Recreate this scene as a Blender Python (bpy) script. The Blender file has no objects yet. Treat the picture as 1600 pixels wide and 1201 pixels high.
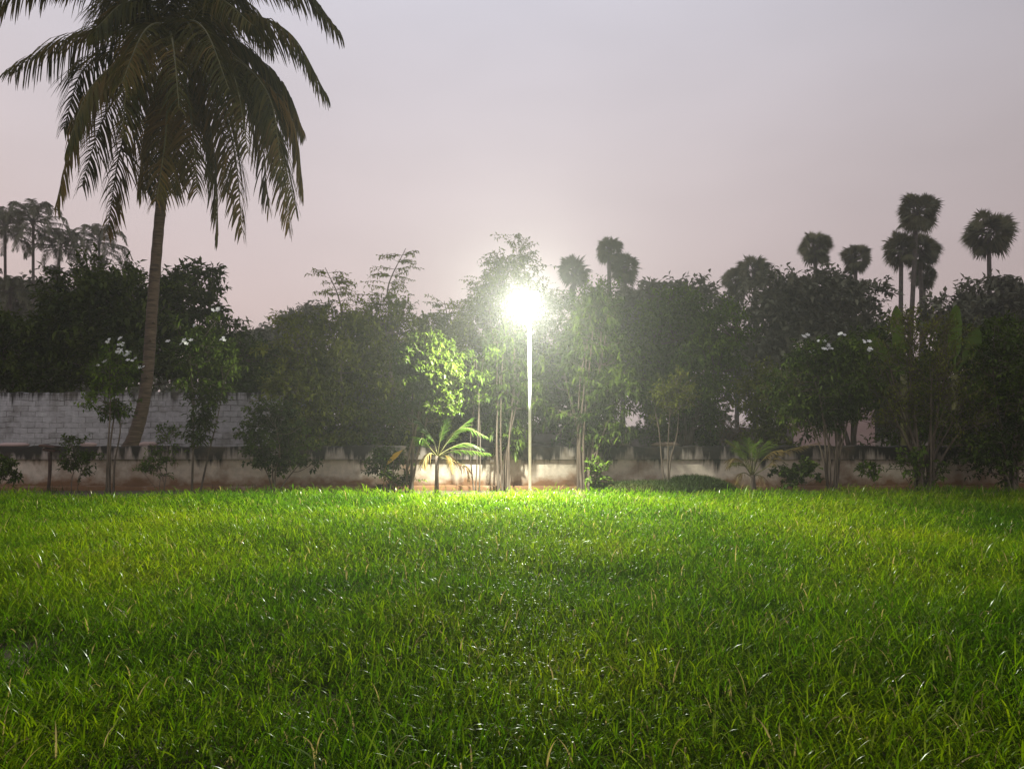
import bpy, math
import numpy as np
from mathutils import Vector

# ------------------------------------------------------------------ scene, camera, light
sc = bpy.context.scene
COL = sc.collection
R = math.radians
F = 1232.0                      # focal length in pixels of the 1600 wide photograph
PITCH = math.atan((663 - 600.5) / F)
EYE = 1.5

cam_d = bpy.data.cameras.new("camera")
cam = bpy.data.objects.new("camera", cam_d)
COL.objects.link(cam)
cam.location = (0, 0, EYE)
cam.rotation_euler = (math.pi / 2 + PITCH, 0, 0)
cam_d.sensor_width = 36.0
cam_d.lens = 36.0 * F / 1600.0
cam_d.clip_start = 0.05
cam_d.clip_end = 3000
sc.camera = cam

SUN_EL, SUN_AZ = R(3.0), R(-60)
w = bpy.data.worlds.new("World")
sc.world = w
w.use_nodes = True
nt = w.node_tree
nt.nodes.clear()
out = nt.nodes.new("ShaderNodeOutputWorld")
bg = nt.nodes.new("ShaderNodeBackground")
sky = nt.nodes.new("ShaderNodeTexSky")
sky.sky_type = 'NISHITA'
sky.sun_disc = False
sky.sun_elevation = SUN_EL
sky.sun_rotation = SUN_AZ
sky.dust_density = 4.0
tc = nt.nodes.new("ShaderNodeTexCoord")
sep = nt.nodes.new("ShaderNodeSeparateXYZ")
nt.links.new(tc.outputs["Generated"], sep.inputs[0])
ramp = nt.nodes.new("ShaderNodeValToRGB")          # dusk cloud sheet: pink low, lilac high
cr = ramp.color_ramp
SKYC = [(0.0, (6.6, 5.3, 5.2)), (0.14, (7.5, 6.0, 5.95)), (0.30, (7.75, 6.75, 7.0)), (0.55, (7.7, 7.65, 8.7)), (1.0, (7.2, 7.4, 9.2))]
while len(cr.elements) < len(SKYC):
    cr.elements.new(0.5)
for e, (p, c) in zip(cr.elements, SKYC):
    e.position = p
    e.color = (c[0] / 10, c[1] / 10, c[2] / 10, 1)
nt.links.new(sep.outputs["Z"], ramp.inputs[0])
azr = nt.nodes.new("ShaderNodeMapRange")           # darker towards the right-hand (east) horizon
azr.inputs["From Min"].default_value = 0.05
azr.inputs["From Max"].default_value = 0.60
azr.inputs["To Min"].default_value = 1.0
azr.inputs["To Max"].default_value = 0.74
nt.links.new(sep.outputs["X"], azr.inputs["Value"])
cn = nt.nodes.new("ShaderNodeTexNoise")
cn.inputs["Scale"].default_value = 2.2
cn.inputs["Detail"].default_value = 3
cmap = nt.nodes.new("ShaderNodeMapping")
cmap.inputs["Scale"].default_value = (1, 1, 2.4)
nt.links.new(tc.outputs["Generated"], cmap.inputs[0])
nt.links.new(cmap.outputs[0], cn.inputs["Vector"])
cnr = nt.nodes.new("ShaderNodeMapRange")
cnr.inputs["From Min"].default_value = 0.3
cnr.inputs["From Max"].default_value = 0.7
cnr.inputs["To Min"].default_value = 0.91
cnr.inputs["To Max"].default_value = 1.05
nt.links.new(cn.outputs[0], cnr.inputs["Value"])
mul = nt.nodes.new("ShaderNodeMath")
mul.operation = 'MULTIPLY'
nt.links.new(azr.outputs[0], mul.inputs[0])
nt.links.new(cnr.outputs[0], mul.inputs[1])
sca = nt.nodes.new("ShaderNodeVectorMath")
sca.operation = 'SCALE'
nt.links.new(ramp.outputs[0], sca.inputs[0])
mul2 = nt.nodes.new("ShaderNodeMath")
mul2.operation = 'MULTIPLY'
mul2.inputs[1].default_value = 9.6
nt.links.new(mul.outputs[0], mul2.inputs[0])
nt.links.new(mul2.outputs[0], sca.inputs["Scale"])
mix = nt.nodes.new("ShaderNodeMixRGB")             # thin Nishita dusk showing through the sheet
mix.inputs[0].default_value = 0.12
nt.links.new(sca.outputs[0], mix.inputs[1])
nt.links.new(sky.outputs[0], mix.inputs[2])
nt.links.new(mix.outputs[0], bg.inputs["Color"])
bg.inputs["Strength"].default_value = 0.10
nt.links.new(bg.outputs[0], out.inputs["Surface"])

sd = bpy.data.lights.new("sun", 'SUN')
sd.energy = 0.12
sd.angle = R(20)
sd.color = (1.0, 0.86, 0.8)
so = bpy.data.objects.new("sun", sd)
COL.objects.link(so)
so.rotation_euler = (R(90) - SUN_EL - R(12), 0, R(60))

sc.render.engine = 'CYCLES'
sc.view_settings.view_transform = 'Standard'
sc.view_settings.look = 'None'
sc.view_settings.exposure = 0
sc.view_settings.gamma = 1
sc.cycles.use_denoising = True
sc.cycles.max_bounces = 6
sc.cycles.diffuse_bounces = 3
sc.cycles.glossy_bounces = 2
sc.cycles.transmission_bounces = 3
sc.cycles.volume_bounces = 1
sc.cycles.transparent_max_bounces = 4
sc.cycles.sample_clamp_indirect = 4.0

HAZE_DENSITY = 0.0008
LAMP_W = 15500.0
LAMP_SPILL_W = 1150.0

# ------------------------------------------------------------------ helpers
rng = np.random.default_rng(7)


def reseed(s):
    global rng
    rng = np.random.default_rng(s)


def at(px, py, Y):
    """world point on the photograph's pixel (px, py) at distance Y in front of the camera"""
    xc, yc = (px - 800) / F, (600.5 - py) / F
    dy = math.cos(PITCH) - yc * math.sin(PITCH)
    dz = math.sin(PITCH) + yc * math.cos(PITCH)
    k = Y / dy
    return np.array([xc * k, Y, EYE + dz * k])


def unit(v):
    n = np.linalg.norm(v, axis=-1, keepdims=True)
    return v / np.maximum(n, 1e-9)


def rdir(n):
    return unit(rng.normal(size=(n, 3)))


class MB:
    """collects quads and triangles and links them as one mesh object"""

    def __init__(self):
        self.v, self.q, self.t, self.qm, self.tm, self.n = [], [], [], [], [], 0

    def add(self, v, quads=None, tris=None, mat=0):
        v = np.asarray(v, float).reshape(-1, 3)
        if quads is not None and len(quads):
            q = np.asarray(quads, np.int64).reshape(-1, 4) + self.n
            self.q.append(q)
            self.qm.append(np.full(len(q), mat))
        if tris is not None and len(tris):
            t = np.asarray(tris, np.int64).reshape(-1, 3) + self.n
            self.t.append(t)
            self.tm.append(np.full(len(t), mat))
        self.v.append(v)
        self.n += len(v)

    def build(self, name, mats, parent=None, origin=None, smooth=False):
        v = np.concatenate(self.v)
        o = np.zeros(3)
        if parent is not None:
            o = np.array(parent.location)
        elif origin is not None:
            o = np.asarray(origin, float)
        v = v - o
        q = np.concatenate(self.q) if self.q else np.zeros((0, 4), np.int64)
        t = np.concatenate(self.t) if self.t else np.zeros((0, 3), np.int64)
        mi = np.concatenate(self.qm + self.tm) if (self.qm or self.tm) else np.zeros(0)
        me = bpy.data.meshes.new(name)
        me.vertices.add(len(v))
        me.vertices.foreach_set("co", v.astype(np.float32).ravel())
        loops = np.concatenate([q.ravel(), t.ravel()])
        me.loops.add(len(loops))
        me.loops.foreach_set("vertex_index", loops.astype(np.int32))
        me.polygons.add(len(q) + len(t))
        starts = np.concatenate([np.arange(len(q)) * 4, len(q) * 4 + np.arange(len(t)) * 3])
        me.polygons.foreach_set("loop_start", starts.astype(np.int32))
        if not isinstance(mats, (list, tuple)):
            mats = [mats]
        for m in mats:
            me.materials.append(m)
        me.polygons.foreach_set("material_index", mi.astype(np.int32))
        if smooth:
            me.polygons.foreach_set("use_smooth", np.ones(len(mi), bool))
        me.update(calc_edges=True)
        ob = bpy.data.objects.new(name, me)
        COL.objects.link(ob)
        if parent is not None:
            ob.parent = parent
        else:
            ob.location = o
        return ob


def tag(o, label=None, cat=None, group=None, kind=None):
    for k, val in (("label", label), ("category", cat), ("group", group), ("kind", kind)):
        if val:
            o[k] = val
    return o


def empty(name, loc, label, cat, group=None):
    o = bpy.data.objects.new(name, None)
    o.empty_display_size = 0.2
    o.location = [float(c) for c in loc]
    COL.objects.link(o)
    return tag(o, label, cat, group)


def smooth_path(pts, n=16):
    """Catmull-Rom through the points"""
    P = np.asarray(pts, float)
    if len(P) == 2:
        return P[0] + (P[1] - P[0]) * np.linspace(0, 1, n)[:, None]
    P = np.vstack([2 * P[0] - P[1], P, 2 * P[-1] - P[-2]])
    m = len(P) - 3
    o = []
    for u in np.linspace(0, m - 1e-6, n):
        i = int(u)
        f = u - i
        a, b, c, d = P[i:i + 4]
        o.append(0.5 * (2 * b + (c - a) * f + (2 * a - 5 * b + 4 * c - d) * f * f + (3 * b - a - 3 * c + d) * f ** 3))
    return np.array(o)


def tube(mb, pts, radii, sides=8, mat=0, cap=True):
    P = np.asarray(pts, float)
    n = len(P)
    radii = np.broadcast_to(np.asarray(radii, float), (n,))
    T = unit(np.gradient(P, axis=0))
    ref = np.array([0, 1.0, 0]) if abs(T[0][1]) < 0.9 else np.array([1.0, 0, 0])
    A = unit(np.cross(T, ref))
    B = np.cross(T, A)
    ang = np.arange(sides) / sides * 2 * math.pi
    V = P[:, None, :] + radii[:, None, None] * (np.cos(ang)[None, :, None] * A[:, None, :] + np.sin(ang)[None, :, None] * B[:, None, :])
    q = []
    for i in range(n - 1):
        for j in range(sides):
            k = (j + 1) % sides
            q.append((i * sides + j, i * sides + k, (i + 1) * sides + k, (i + 1) * sides + j))
    V = V.reshape(-1, 3)
    t = []
    if cap:
        V = np.vstack([V, P[-1], P[0]])
        e = (n - 1) * sides
        for j in range(sides):
            k = (j + 1) % sides
            t.append((e + j, e + k, n * sides))
            t.append((k, j, n * sides + 1))
    mb.add(V, q, t, mat)


def twigs(mb, O, D, L, r, droop=0.15, mat=1):
    """many thin three-sided twigs, vectorised"""
    n = len(O)
    if n == 0:
        return
    L = np.broadcast_to(L, (n,))
    A = unit(np.cross(D, np.array([0.3, 0.5, 0.81])))
    B = np.cross(D, A)
    rings = []
    for t, k in ((0, 1.0), (0.5, .7), (1, .25)):
        c = O + D * (L * t)[:, None] + np.array([0, 0, -1.0]) * (droop * L * t * t)[:, None]
        for a in (0, 2.094, 4.189):
            rings.append(c + r * k * (math.cos(a) * A + math.sin(a) * B))
    V = np.stack(rings, 1).reshape(-1, 3)
    base = (np.arange(n) * 9)[:, None, None]
    q = []
    for i in (0, 3):
        for j in range(3):
            k = (j + 1) % 3
            q.append((i + j, i + k, i + 3 + k, i + 3 + j))
    Q = (np.array(q)[None] + base).reshape(-1, 4)
    mb.add(V, Q, None, mat)


def leaves(mb, P, D, U, L, W, fold=0.18, droop=0.15, mat=0, long=False):
    n = len(P)
    if n == 0:
        return
    L = np.broadcast_to(L, (n,))[:, None]
    W = np.broadcast_to(W, (n,))[:, None]
    S = unit(np.cross(D, U))
    N = np.cross(S, D)
    dn = np.array([0, 0, -1.0])
    if not long:
        V = np.stack([P, P + D * L * .45 + S * W / 2 + N * W * fold, P + D * L + dn * L * droop,
                      P + D * L * .45 - S * W / 2 + N * W * fold], 1).reshape(-1, 3)
        mb.add(V, np.arange(n * 4).reshape(-1, 4), None, mat)
    else:
        m1, m2 = dn * L * droop * .12, dn * L * droop * .5
        V = np.stack([P, P + D * L * .3 + S * W / 2 + N * W * fold + m1, P + D * L * .3 - S * W / 2 + N * W * fold + m1,
                      P + D * L * .7 + S * W * .4 + N * W * fold + m2, P + D * L * .7 - S * W * .4 + N * W * fold + m2,
                      P + D * L + dn * L * droop], 1).reshape(-1, 3)
        b = np.arange(n)[:, None] * 6
        mb.add(V, np.array([[1, 2, 4, 3]]) + b, np.vstack([np.array([[0, 2, 1]]) + b, np.array([[3, 4, 5]]) + b]), mat)


def box(mb, c, s, rot=None, mat=0, bev=0.0):
    """box with chamfered vertical-and-horizontal edges (rounded when bev > 0)"""
    c, s = np.asarray(c, float), np.asarray(s, float) / 2
    import bmesh
    bm = bmesh.new()
    bmesh.ops.create_cube(bm, size=2.0)
    for v in bm.verts:
        v.co = Vector((v.co.x * s[0], v.co.y * s[1], v.co.z * s[2]))
    if bev > 0:
        bmesh.ops.bevel(bm, geom=bm.edges[:], offset=bev, segments=2, affect='EDGES', profile=.5)
    bmesh.ops.triangulate(bm, faces=[f for f in bm.faces if len(f.verts) > 4])
    bm.verts.index_update()
    V = np.array([v.co[:] for v in bm.verts])
    if rot is not None:
        V = V @ np.array(rot).T
    mb.add(V + c, [[v.index for v in f.verts] for f in bm.faces if len(f.verts) == 4],
           [[v.index for v in f.verts] for f in bm.faces if len(f.verts) == 3], mat)
    bm.free()


# ------------------------------------------------------------------ materials
def new_mat(name):
    m = bpy.data.materials.new(name)
    m.use_nodes = True
    n = m.node_tree
    n.nodes.clear()
    o = n.nodes.new("ShaderNodeOutputMaterial")
    return m, n, o


def leaf_mat(name, cols, rough=.55, transl=.25, spec=.1, noise_scale=.9, tcol=None):
    """leaf: each leaf has its own tint, whole sprays drift between tints; some light passes through"""
    m, n, o = new_mat(name)
    geo = n.nodes.new("ShaderNodeNewGeometry")
    noi = n.nodes.new("ShaderNodeTexNoise")
    noi.inputs["Scale"].default_value = noise_scale
    noi.inputs["Detail"].default_value = 2
    tcn = n.nodes.new("ShaderNodeTexCoord")
    n.links.new(tcn.outputs["Object"], noi.inputs["Vector"])
    a = n.nodes.new("ShaderNodeMath")
    a.operation = 'MULTIPLY_ADD'
    a.inputs[1].default_value = .55
    n.links.new(geo.outputs["Random Per Island"], a.inputs[0])
    b = n.nodes.new("ShaderNodeMath")
    b.operation = 'MULTIPLY_ADD'
    b.inputs[1].default_value = 2.2
    b.inputs[2].default_value = -.85
    n.links.new(noi.outputs[0], b.inputs[0])
    n.links.new(b.outputs[0], a.inputs[2])
    rp = n.nodes.new("ShaderNodeValToRGB")
    while len(rp.color_ramp.elements) < len(cols):
        rp.color_ramp.elements.new(.5)
    for i, (e, c) in enumerate(zip(rp.color_ramp.elements, cols)):
        e.position = i / (len(cols) - 1)
        e.color = (*c, 1)
    n.links.new(a.outputs[0], rp.inputs[0])
    df = n.nodes.new("ShaderNodeBsdfDiffuse")
    n.links.new(rp.outputs[0], df.inputs["Color"])
    gl = n.nodes.new("ShaderNodeBsdfGlossy")
    gl.inputs["Roughness"].default_value = rough
    p = n.nodes.new("ShaderNodeMixShader")
    p.inputs[0].default_value = spec * .12
    n.links.new(df.outputs[0], p.inputs[1])
    n.links.new(gl.outputs[0], p.inputs[2])
    t = n.nodes.new("ShaderNodeBsdfTranslucent")
    if tcol:
        hs = n.nodes.new("ShaderNodeMixRGB")
        hs.blend_type = 'MULTIPLY'
        hs.inputs[0].default_value = 1
        hs.inputs[2].default_value = (*tcol, 1)
        n.links.new(rp.outputs[0], hs.inputs[1])
        n.links.new(hs.outputs[0], t.inputs[0])
    else:
        n.links.new(rp.outputs[0], t.inputs[0])
    mx = n.nodes.new("ShaderNodeMixShader")
    mx.inputs[0].default_value = transl
    n.links.new(p.outputs[0], mx.inputs[1])
    n.links.new(t.outputs[0], mx.inputs[2])
    n.links.new(mx.outputs[0], o.inputs["Surface"])
    return m


def noise_mat(name, cols, scale=6, rough=.85, bump=.3, detail=6, stretch=(1, 1, 1), spec=.3, metal=0):
    m, n, o = new_mat(name)
    tcn = n.nodes.new("ShaderNodeTexCoord")
    mp = n.nodes.new("ShaderNodeMapping")
    mp.inputs["Scale"].default_value = stretch
    n.links.new(tcn.outputs["Object"], mp.inputs[0])
    noi = n.nodes.new("ShaderNodeTexNoise")
    noi.inputs["Scale"].default_value = scale
    noi.inputs["Detail"].default_value = detail
    n.links.new(mp.outputs[0], noi.inputs["Vector"])
    rp = n.nodes.new("ShaderNodeValToRGB")
    while len(rp.color_ramp.elements) < len(cols):
        rp.color_ramp.elements.new(.5)
    for i, (e, c) in enumerate(zip(rp.color_ramp.elements, cols)):
        e.position = .3 + .4 * i / (len(cols) - 1)
        e.color = (*c, 1)
    n.links.new(noi.outputs[0], rp.inputs[0])
    p = n.nodes.new("ShaderNodeBsdfPrincipled")
    p.inputs["Roughness"].default_value = rough
    p.inputs["Specular IOR Level"].default_value = spec
    p.inputs["Metallic"].default_value = metal
    n.links.new(rp.outputs[0], p.inputs["Base Color"])
    if bump:
        bp = n.nodes.new("ShaderNodeBump")
        bp.inputs["Strength"].default_value = bump
        bp.inputs["Distance"].default_value = .03
        n.links.new(noi.outputs[0], bp.inputs["Height"])
        n.links.new(bp.outputs[0], p.inputs["Normal"])
    n.links.new(p.outputs[0], o.inputs["Surface"])
    return m


M = {}
M['bark'] = noise_mat("bark", [(.05, .04, .03), (.11, .085, .06), (.17, .14, .11)], 9, .9, .5, stretch=(1, 1, .25))
M['pale_bark'] = noise_mat("pale_bark", [(.05, .036, .025), (.095, .07, .05), (.14, .11, .08)], 9, .9, .5, stretch=(1, 1, .25))
M['palm_bark'] = noise_mat("palm_bark", [(.026, .018, .012), (.072, .048, .031), (.11, .078, .052)], 7, .9, .6, stretch=(.6, .6, 5))
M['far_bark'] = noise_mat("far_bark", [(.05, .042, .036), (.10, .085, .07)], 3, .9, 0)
M['verge'] = leaf_mat("verge_blade", [(.018, .034, .005), (.035, .056, .008), (.07, .075, .018)], .6, .3)
M['mango'] = leaf_mat("mango_leaf", [(.016, .027, .004), (.040, .058, .007), (.085, .112, .014)], .55, .2)
M['mid'] = leaf_mat("mid_leaf", [(.03, .056, .006), (.074, .122, .010), (.135, .20, .018)], .55, .25)
M['olive'] = leaf_mat("olive_leaf", [(.046, .056, .006), (.10, .115, .011), (.155, .17, .02)], .55, .25)
M['fresh'] = leaf_mat("fresh_leaf", [(.034, .056, .005), (.06, .092, .008), (.095, .13, .014)], .42, .3)
M['dark'] = leaf_mat("dark_leaf", [(.016, .029, .004), (.044, .070, .007), (.092, .132, .013)], .5, .2)
M['far'] = leaf_mat("far_leaf", [(.06, .062, .036), (.105, .11, .062), (.15, .155, .09)], .7, .15, noise_scale=.25)  # paler and greyer: part of the distance haze is put into the leaf colour
M['coco_old'] = leaf_mat("old_coconut_leaf", [(.045, .042, .010), (.09, .07, .014), (.15, .095, .02), (.19, .12, .03)], .55, .25, noise_scale=.55)
M['palmyra'] = leaf_mat("palmyra_leaf", [(.05, .056, .026), (.095, .10, .045), (.15, .148, .07)], .6, .15, noise_scale=.4)
M['coco'] = leaf_mat("coconut_leaf", [(.024, .028, .007), (.05, .054, .011), (.095, .085, .017), (.15, .10, .026)], .5, .25, noise_scale=.55)
M['young'] = leaf_mat("young_palm_leaf", [(.022, .05, .006), (.04, .075, .009), (.065, .10, .014)], .4, .3)
M['yellow'] = leaf_mat("yellow_leaf", [(.30, .15, .015), (.42, .26, .03), (.45, .33, .06)], .5, .3)
M['dry'] = leaf_mat("dry_leaf", [(.09, .045, .02), (.15, .09, .04), (.2, .13, .065)], .7, .2)
M['straw'] = leaf_mat("straw_leaf", [(.12, .075, .018), (.17, .115, .03), (.22, .16, .05)], .6, .25)
M['rachis'] = noise_mat("frond_stem", [(.06, .06, .02), (.12, .11, .03)], 4, .6, 0)
M['flower'] = leaf_mat("white_petal", [(.5, .5, .45), (.65, .65, .6), (.78, .78, .74)], .6, .2)
M['banana'] = leaf_mat("banana_leaf", [(.045, .08, .008), (.07, .115, .012)], .45, .35)
M['soil'] = noise_mat("bare_soil", [(.06, .042, .028), (.11, .08, .055), (.15, .115, .08)], 3.5, .95, .6, 9)
M['dark_soil'] = noise_mat("damp_soil", [(.022, .018, .012), (.045, .036, .024), (.065, .05, .035)], 5, .95, .6, 9)
M['steel'] = noise_mat("galvanised_steel", [(.66, .67, .64), (.78, .79, .76)], 14, .5, 0, metal=.15)
M['housing'] = noise_mat("lamp_housing", [(.42, .43, .43), (.5, .51, .5)], 12, .45, 0, metal=.3)
M['rust'] = noise_mat("rusty_slab", [(.03, .018, .014), (.065, .036, .028), (.1, .06, .045)], 9, .9, .4)
M['far_wall'] = noise_mat("dark_far_wall", [(.05, .038, .032), (.1, .078, .066), (.14, .115, .1)], 2.5, .95, .2, 8)
M['pink_wall'] = noise_mat("pale_pink_wall", [(.36, .25, .22), (.46, .35, .31)], 1.3, .9, .1, 8)
M['tin'] = noise_mat("white_plate", [(.75, .76, .74), (.82, .82, .8)], 20, .4, 0)


def emit_mat(name, col, s):
    m, n, o = new_mat(name)
    e = n.nodes.new("ShaderNodeEmission")
    e.inputs[0].default_value = (*col, 1)
    e.inputs[1].default_value = s
    n.links.new(e.outputs[0], o.inputs["Surface"])
    return m


def N(n, typ, **kw):
    x = n.nodes.new(typ)
    for k, val in kw.items():
        setattr(x, k, val)
    return x


def wall_mat(name, z_top, pale, dirt, brick=False, soot=0.):
    """old limewashed wall: black damp streaks running down from the top, earth splashed up at the foot"""
    m, n, o = new_mat(name)
    lk = n.links.new
    tcn = N(n, "ShaderNodeTexCoord")
    sp = N(n, "ShaderNodeSeparateXYZ")
    lk(tcn.outputs["Object"], sp.inputs[0])

    def noise(scale, stretch, detail=6, rough=.6):
        mp = N(n, "ShaderNodeMapping")
        mp.inputs["Scale"].default_value = stretch
        lk(tcn.outputs["Object"], mp.inputs[0])
        x = N(n, "ShaderNodeTexNoise")
        x.inputs["Scale"].default_value = scale
        x.inputs["Detail"].default_value = detail
        x.inputs["Roughness"].default_value = rough
        lk(mp.outputs[0], x.inputs["Vector"])
        return x.outputs[0]

    def rng_(val, a, b, c=0., d=1.):
        x = N(n, "ShaderNodeMapRange")
        x.inputs["From Min"].default_value = a
        x.inputs["From Max"].default_value = b
        x.inputs["To Min"].default_value = c
        x.inputs["To Max"].default_value = d
        lk(val, x.inputs["Value"])
        return x.outputs[0]

    def mth(op, a, b):
        x = N(n, "ShaderNodeMath", operation=op)
        for i, y in enumerate((a, b)):
            if isinstance(y, (int, float)):
                x.inputs[i].default_value = y
            else:
                lk(y, x.inputs[i])
        return x.outputs[0]

    def mixc(f, a, b):
        x = N(n, "ShaderNodeMixRGB")
        lk(f, x.inputs[0])
        for i, y in ((1, a), (2, b)):
            if isinstance(y, tuple):
                x.inputs[i].default_value = (*y, 1)
            else:
                lk(y, x.inputs[i])
        return x.outputs[0]

    z = sp.outputs["Z"]
    big = noise(1.1, (1, 1, 1))
    fine = noise(7, (1, 1, 1))
    colr = mixc(rng_(fine, .35, .7), tuple(c * .72 for c in pale), pale)
    # damp streaks: reach varies along the wall
    streak = noise(2.6, (1.5, 1, .16), 5, .6)
    height = rng_(z, z_top - .8, z_top, -.22, .2)
    s = rng_(mth('ADD', streak, height), .66 - soot, .78 - soot)
    colr = mixc(s, colr, (.028, .024, .02))
    # earth splash at the foot and large brown patches
    foot = mth('ADD', rng_(z, .05, .55, .45, -.25), mth('MULTIPLY', noise(2.6, (1, 1, 1.3)), .9))
    colr = mixc(rng_(foot, .48, .8), colr, dirt)
    patch = rng_(big, .52, .68, 0, .75)
    colr = mixc(patch, colr, tuple(c * .8 for c in dirt))
    p = N(n, "ShaderNodeBsdfPrincipled")
    p.inputs["Roughness"].default_value = .92
    p.inputs["Specular IOR Level"].default_value = .2
    hgt = fine
    if brick:
        bt = N(n, "ShaderNodeTexBrick")
        cx = N(n, "ShaderNodeCombineXYZ")
        wob = noise(1.7, (1, 1, 1), 3)
        zz = mth('ADD', z, mth('MULTIPLY', wob, .16))
        lk(sp.outputs["X"], cx.inputs[0])
        lk(zz, cx.inputs[1])
        lk(cx.outputs[0], bt.inputs["Vector"])
        bt.inputs["Scale"].default_value = 1.0
        bt.inputs["Brick Width"].default_value = .44
        bt.inputs["Row Height"].default_value = .165
        bt.inputs["Mortar Size"].default_value = .013
        bt.inputs["Mortar Smooth"].default_value = .4
        bt.inputs["Color1"].default_value = (1, 1, 1, 1)
        bt.inputs["Color2"].default_value = (.68, .68, .67, 1)
        bt.inputs["Mortar"].default_value = (.3, .28, .26, 1)
        br = N(n, "ShaderNodeMixRGB", blend_type='MULTIPLY')
        lk(rng_(noise(1.6, (1, 1, 1.6)), .38, .6, .1, 1.), br.inputs[0])
        lk(colr, br.inputs[1])
        lk(bt.outputs["Color"], br.inputs[2])
        colr = br.outputs[0]
        hgt = mth('SUBTRACT', mth('MULTIPLY', fine, .3), bt.outputs["Fac"])
    lk(colr, p.inputs["Base Color"])
    bp = N(n, "ShaderNodeBump")
    bp.inputs["Strength"].default_value = .5
    bp.inputs["Distance"].default_value = .02
    lk(hgt, bp.inputs["Height"])
    lk(bp.outputs[0], p.inputs["Normal"])
    lk(p.outputs[0], o.inputs["Surface"])
    return m


M['low_wall'] = wall_mat("stained_limewash", .72, (.62, .53, .41), (.21, .11, .055))
M['coping'] = wall_mat("mossy_coping", 1.12, (.42, .36, .3), (.14, .10, .07), soot=.24)
M['brick_wall'] = wall_mat("limewashed_brick", 2.62, (.38, .37, .36), (.15, .13, .11), brick=True, soot=.15)
M['led'] = emit_mat("led_panel_light", (1.0, 1.0, .88), 60.0)


# ------------------------------------------------------------------ ground and walls
def ground():
    mb = MB()
    g = 300.0
    n = 60
    xs = np.linspace(-g, g, n)
    X, Y = np.meshgrid(xs, xs + 100)
    V = np.stack([X, Y, np.zeros_like(X)], -1).reshape(-1, 3)
    i = np.arange((n - 1) * n).reshape(n - 1, n)[:, :-1].ravel()
    mb.add(V, np.stack([i, i + 1, i + n + 1, i + n], 1))
    tag(mb.build("ground", M['soil']), kind='structure')


ground()


def rough_strip(mb, x0, x1, y0, y1, z0, z1, seg, jit, mat=0):
    """long wall with an uneven top edge: closed prism"""
    n = int((x1 - x0) / seg) + 1
    xs = np.linspace(x0, x1, n)
    zt = z1 + (rng.random(n) - .5) * jit
    yj = (rng.random(n) - .5) * jit * .5
    rows = [np.stack([xs, np.full(n, y0) + yj * .3, np.full(n, z0)], 1), np.stack([xs, y0 + yj, zt - .02], 1),
            np.stack([xs, y0 + .02 + yj, zt], 1), np.stack([xs, np.full(n, y1) - .02, zt], 1),
            np.stack([xs, np.full(n, y1), zt - .02], 1), np.stack([xs, np.full(n, y1), np.full(n, z0)], 1)]
    V = np.concatenate(rows)
    q = []
    for r in range(5):
        for i in range(n - 1):
            q.append((r * n + i, r * n + i + 1, (r + 1) * n + i + 1, (r + 1) * n + i))
    for e in (0, n - 1):
        q.append((e, n + e, 4 * n + e, 5 * n + e))
        q.append((n + e, 2 * n + e, 3 * n + e, 4 * n + e))
    mb.add(V, q, None, mat)


def low_wall():
    reseed(11)
    r = empty("low_wall", (0, 18.3, 0), "long low limewashed wall with black damp streaks running across behind the grass field", "wall")
    mb = MB()
    rough_strip(mb, -17, 17, 18.3, 18.58, -.05, .70, .25, .012)
    mb.build("wall_face", M['low_wall'], r)
    mb = MB()
    rough_strip(mb, -17, 17, 18.22, 18.66, .70, 1.0, .22, .05)
    mb.build("coping", M['coping'], r)
    mb = MB()
    rough_strip(mb, -17, 17, 18.02, 18.297, -.05, .10, .3, .03)
    mb.build("plinth", M['low_wall'], r)


low_wall()


def brick_wall():
    reseed(12)
    Y = 24.0
    x1 = at(466, 640, Y)[0]
    r = empty("brick_wall", (x1 - 8, Y, 0), "grey limewashed brick wall behind the coconut palm, black along its top", "wall")
    mb = MB()
    rough_strip(mb, -24, x1, Y, Y + .25, -.05, at(200, 613, Y)[2], .24, .05)
    mb.build("wall_face", M['brick_wall'], r)
    mb = MB()
    box(mb, (x1 + .17, Y + .1, 1.2), (.34, .42, 2.5), bev=.015)
    mb.build("end_pillar", M['brick_wall'], r)


brick_wall()


def far_walls():
    reseed(13)
    Y = 30.0
    x0, x1 = at(560, 680, Y)[0], at(1240, 680, Y)[0]
    mb = MB()
    rough_strip(mb, x0, x1, Y, Y + .25, -.05, at(980, 668, Y)[2], .4, .08)
    tag(mb.build("boundary_wall", M['far_wall'], origin=((x0 + x1) / 2, Y, 0)),
        "dark weathered wall seen low between the trunks right of the lamp post", "wall")
    Y = 33.0
    p = at(1318, 640, Y)
    r = empty("pink_house", (p[0], Y, 0), "pale pink plastered wall of a house glimpsed behind the flowering tree", "house")
    mb = MB()
    box(mb, (p[0], Y + 1.5, 1.25), (2.6, 3, 2.5), bev=.02)
    mb.build("wall", M['pink_wall'], r)
    mb = MB()
    box(mb, (p[0], Y + 1.5, 2.56), (2.9, 3.3, .11), bev=.02)
    mb.build("roof", M['far_wall'], r)


far_walls()


# mound of earth with short grass at the wall foot, right of the lamp
def mound_h(x, y):
    e = ((x - 3.1) / 1.75) ** 2 + ((y - 17.2) / .95) ** 2
    f = ((x - 4.15) / .85) ** 2 + ((y - 17.3) / .7) ** 2
    return .17 * np.clip(1 - e, 0, 1) + .17 * np.clip(1 - f, 0, 1)


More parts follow.
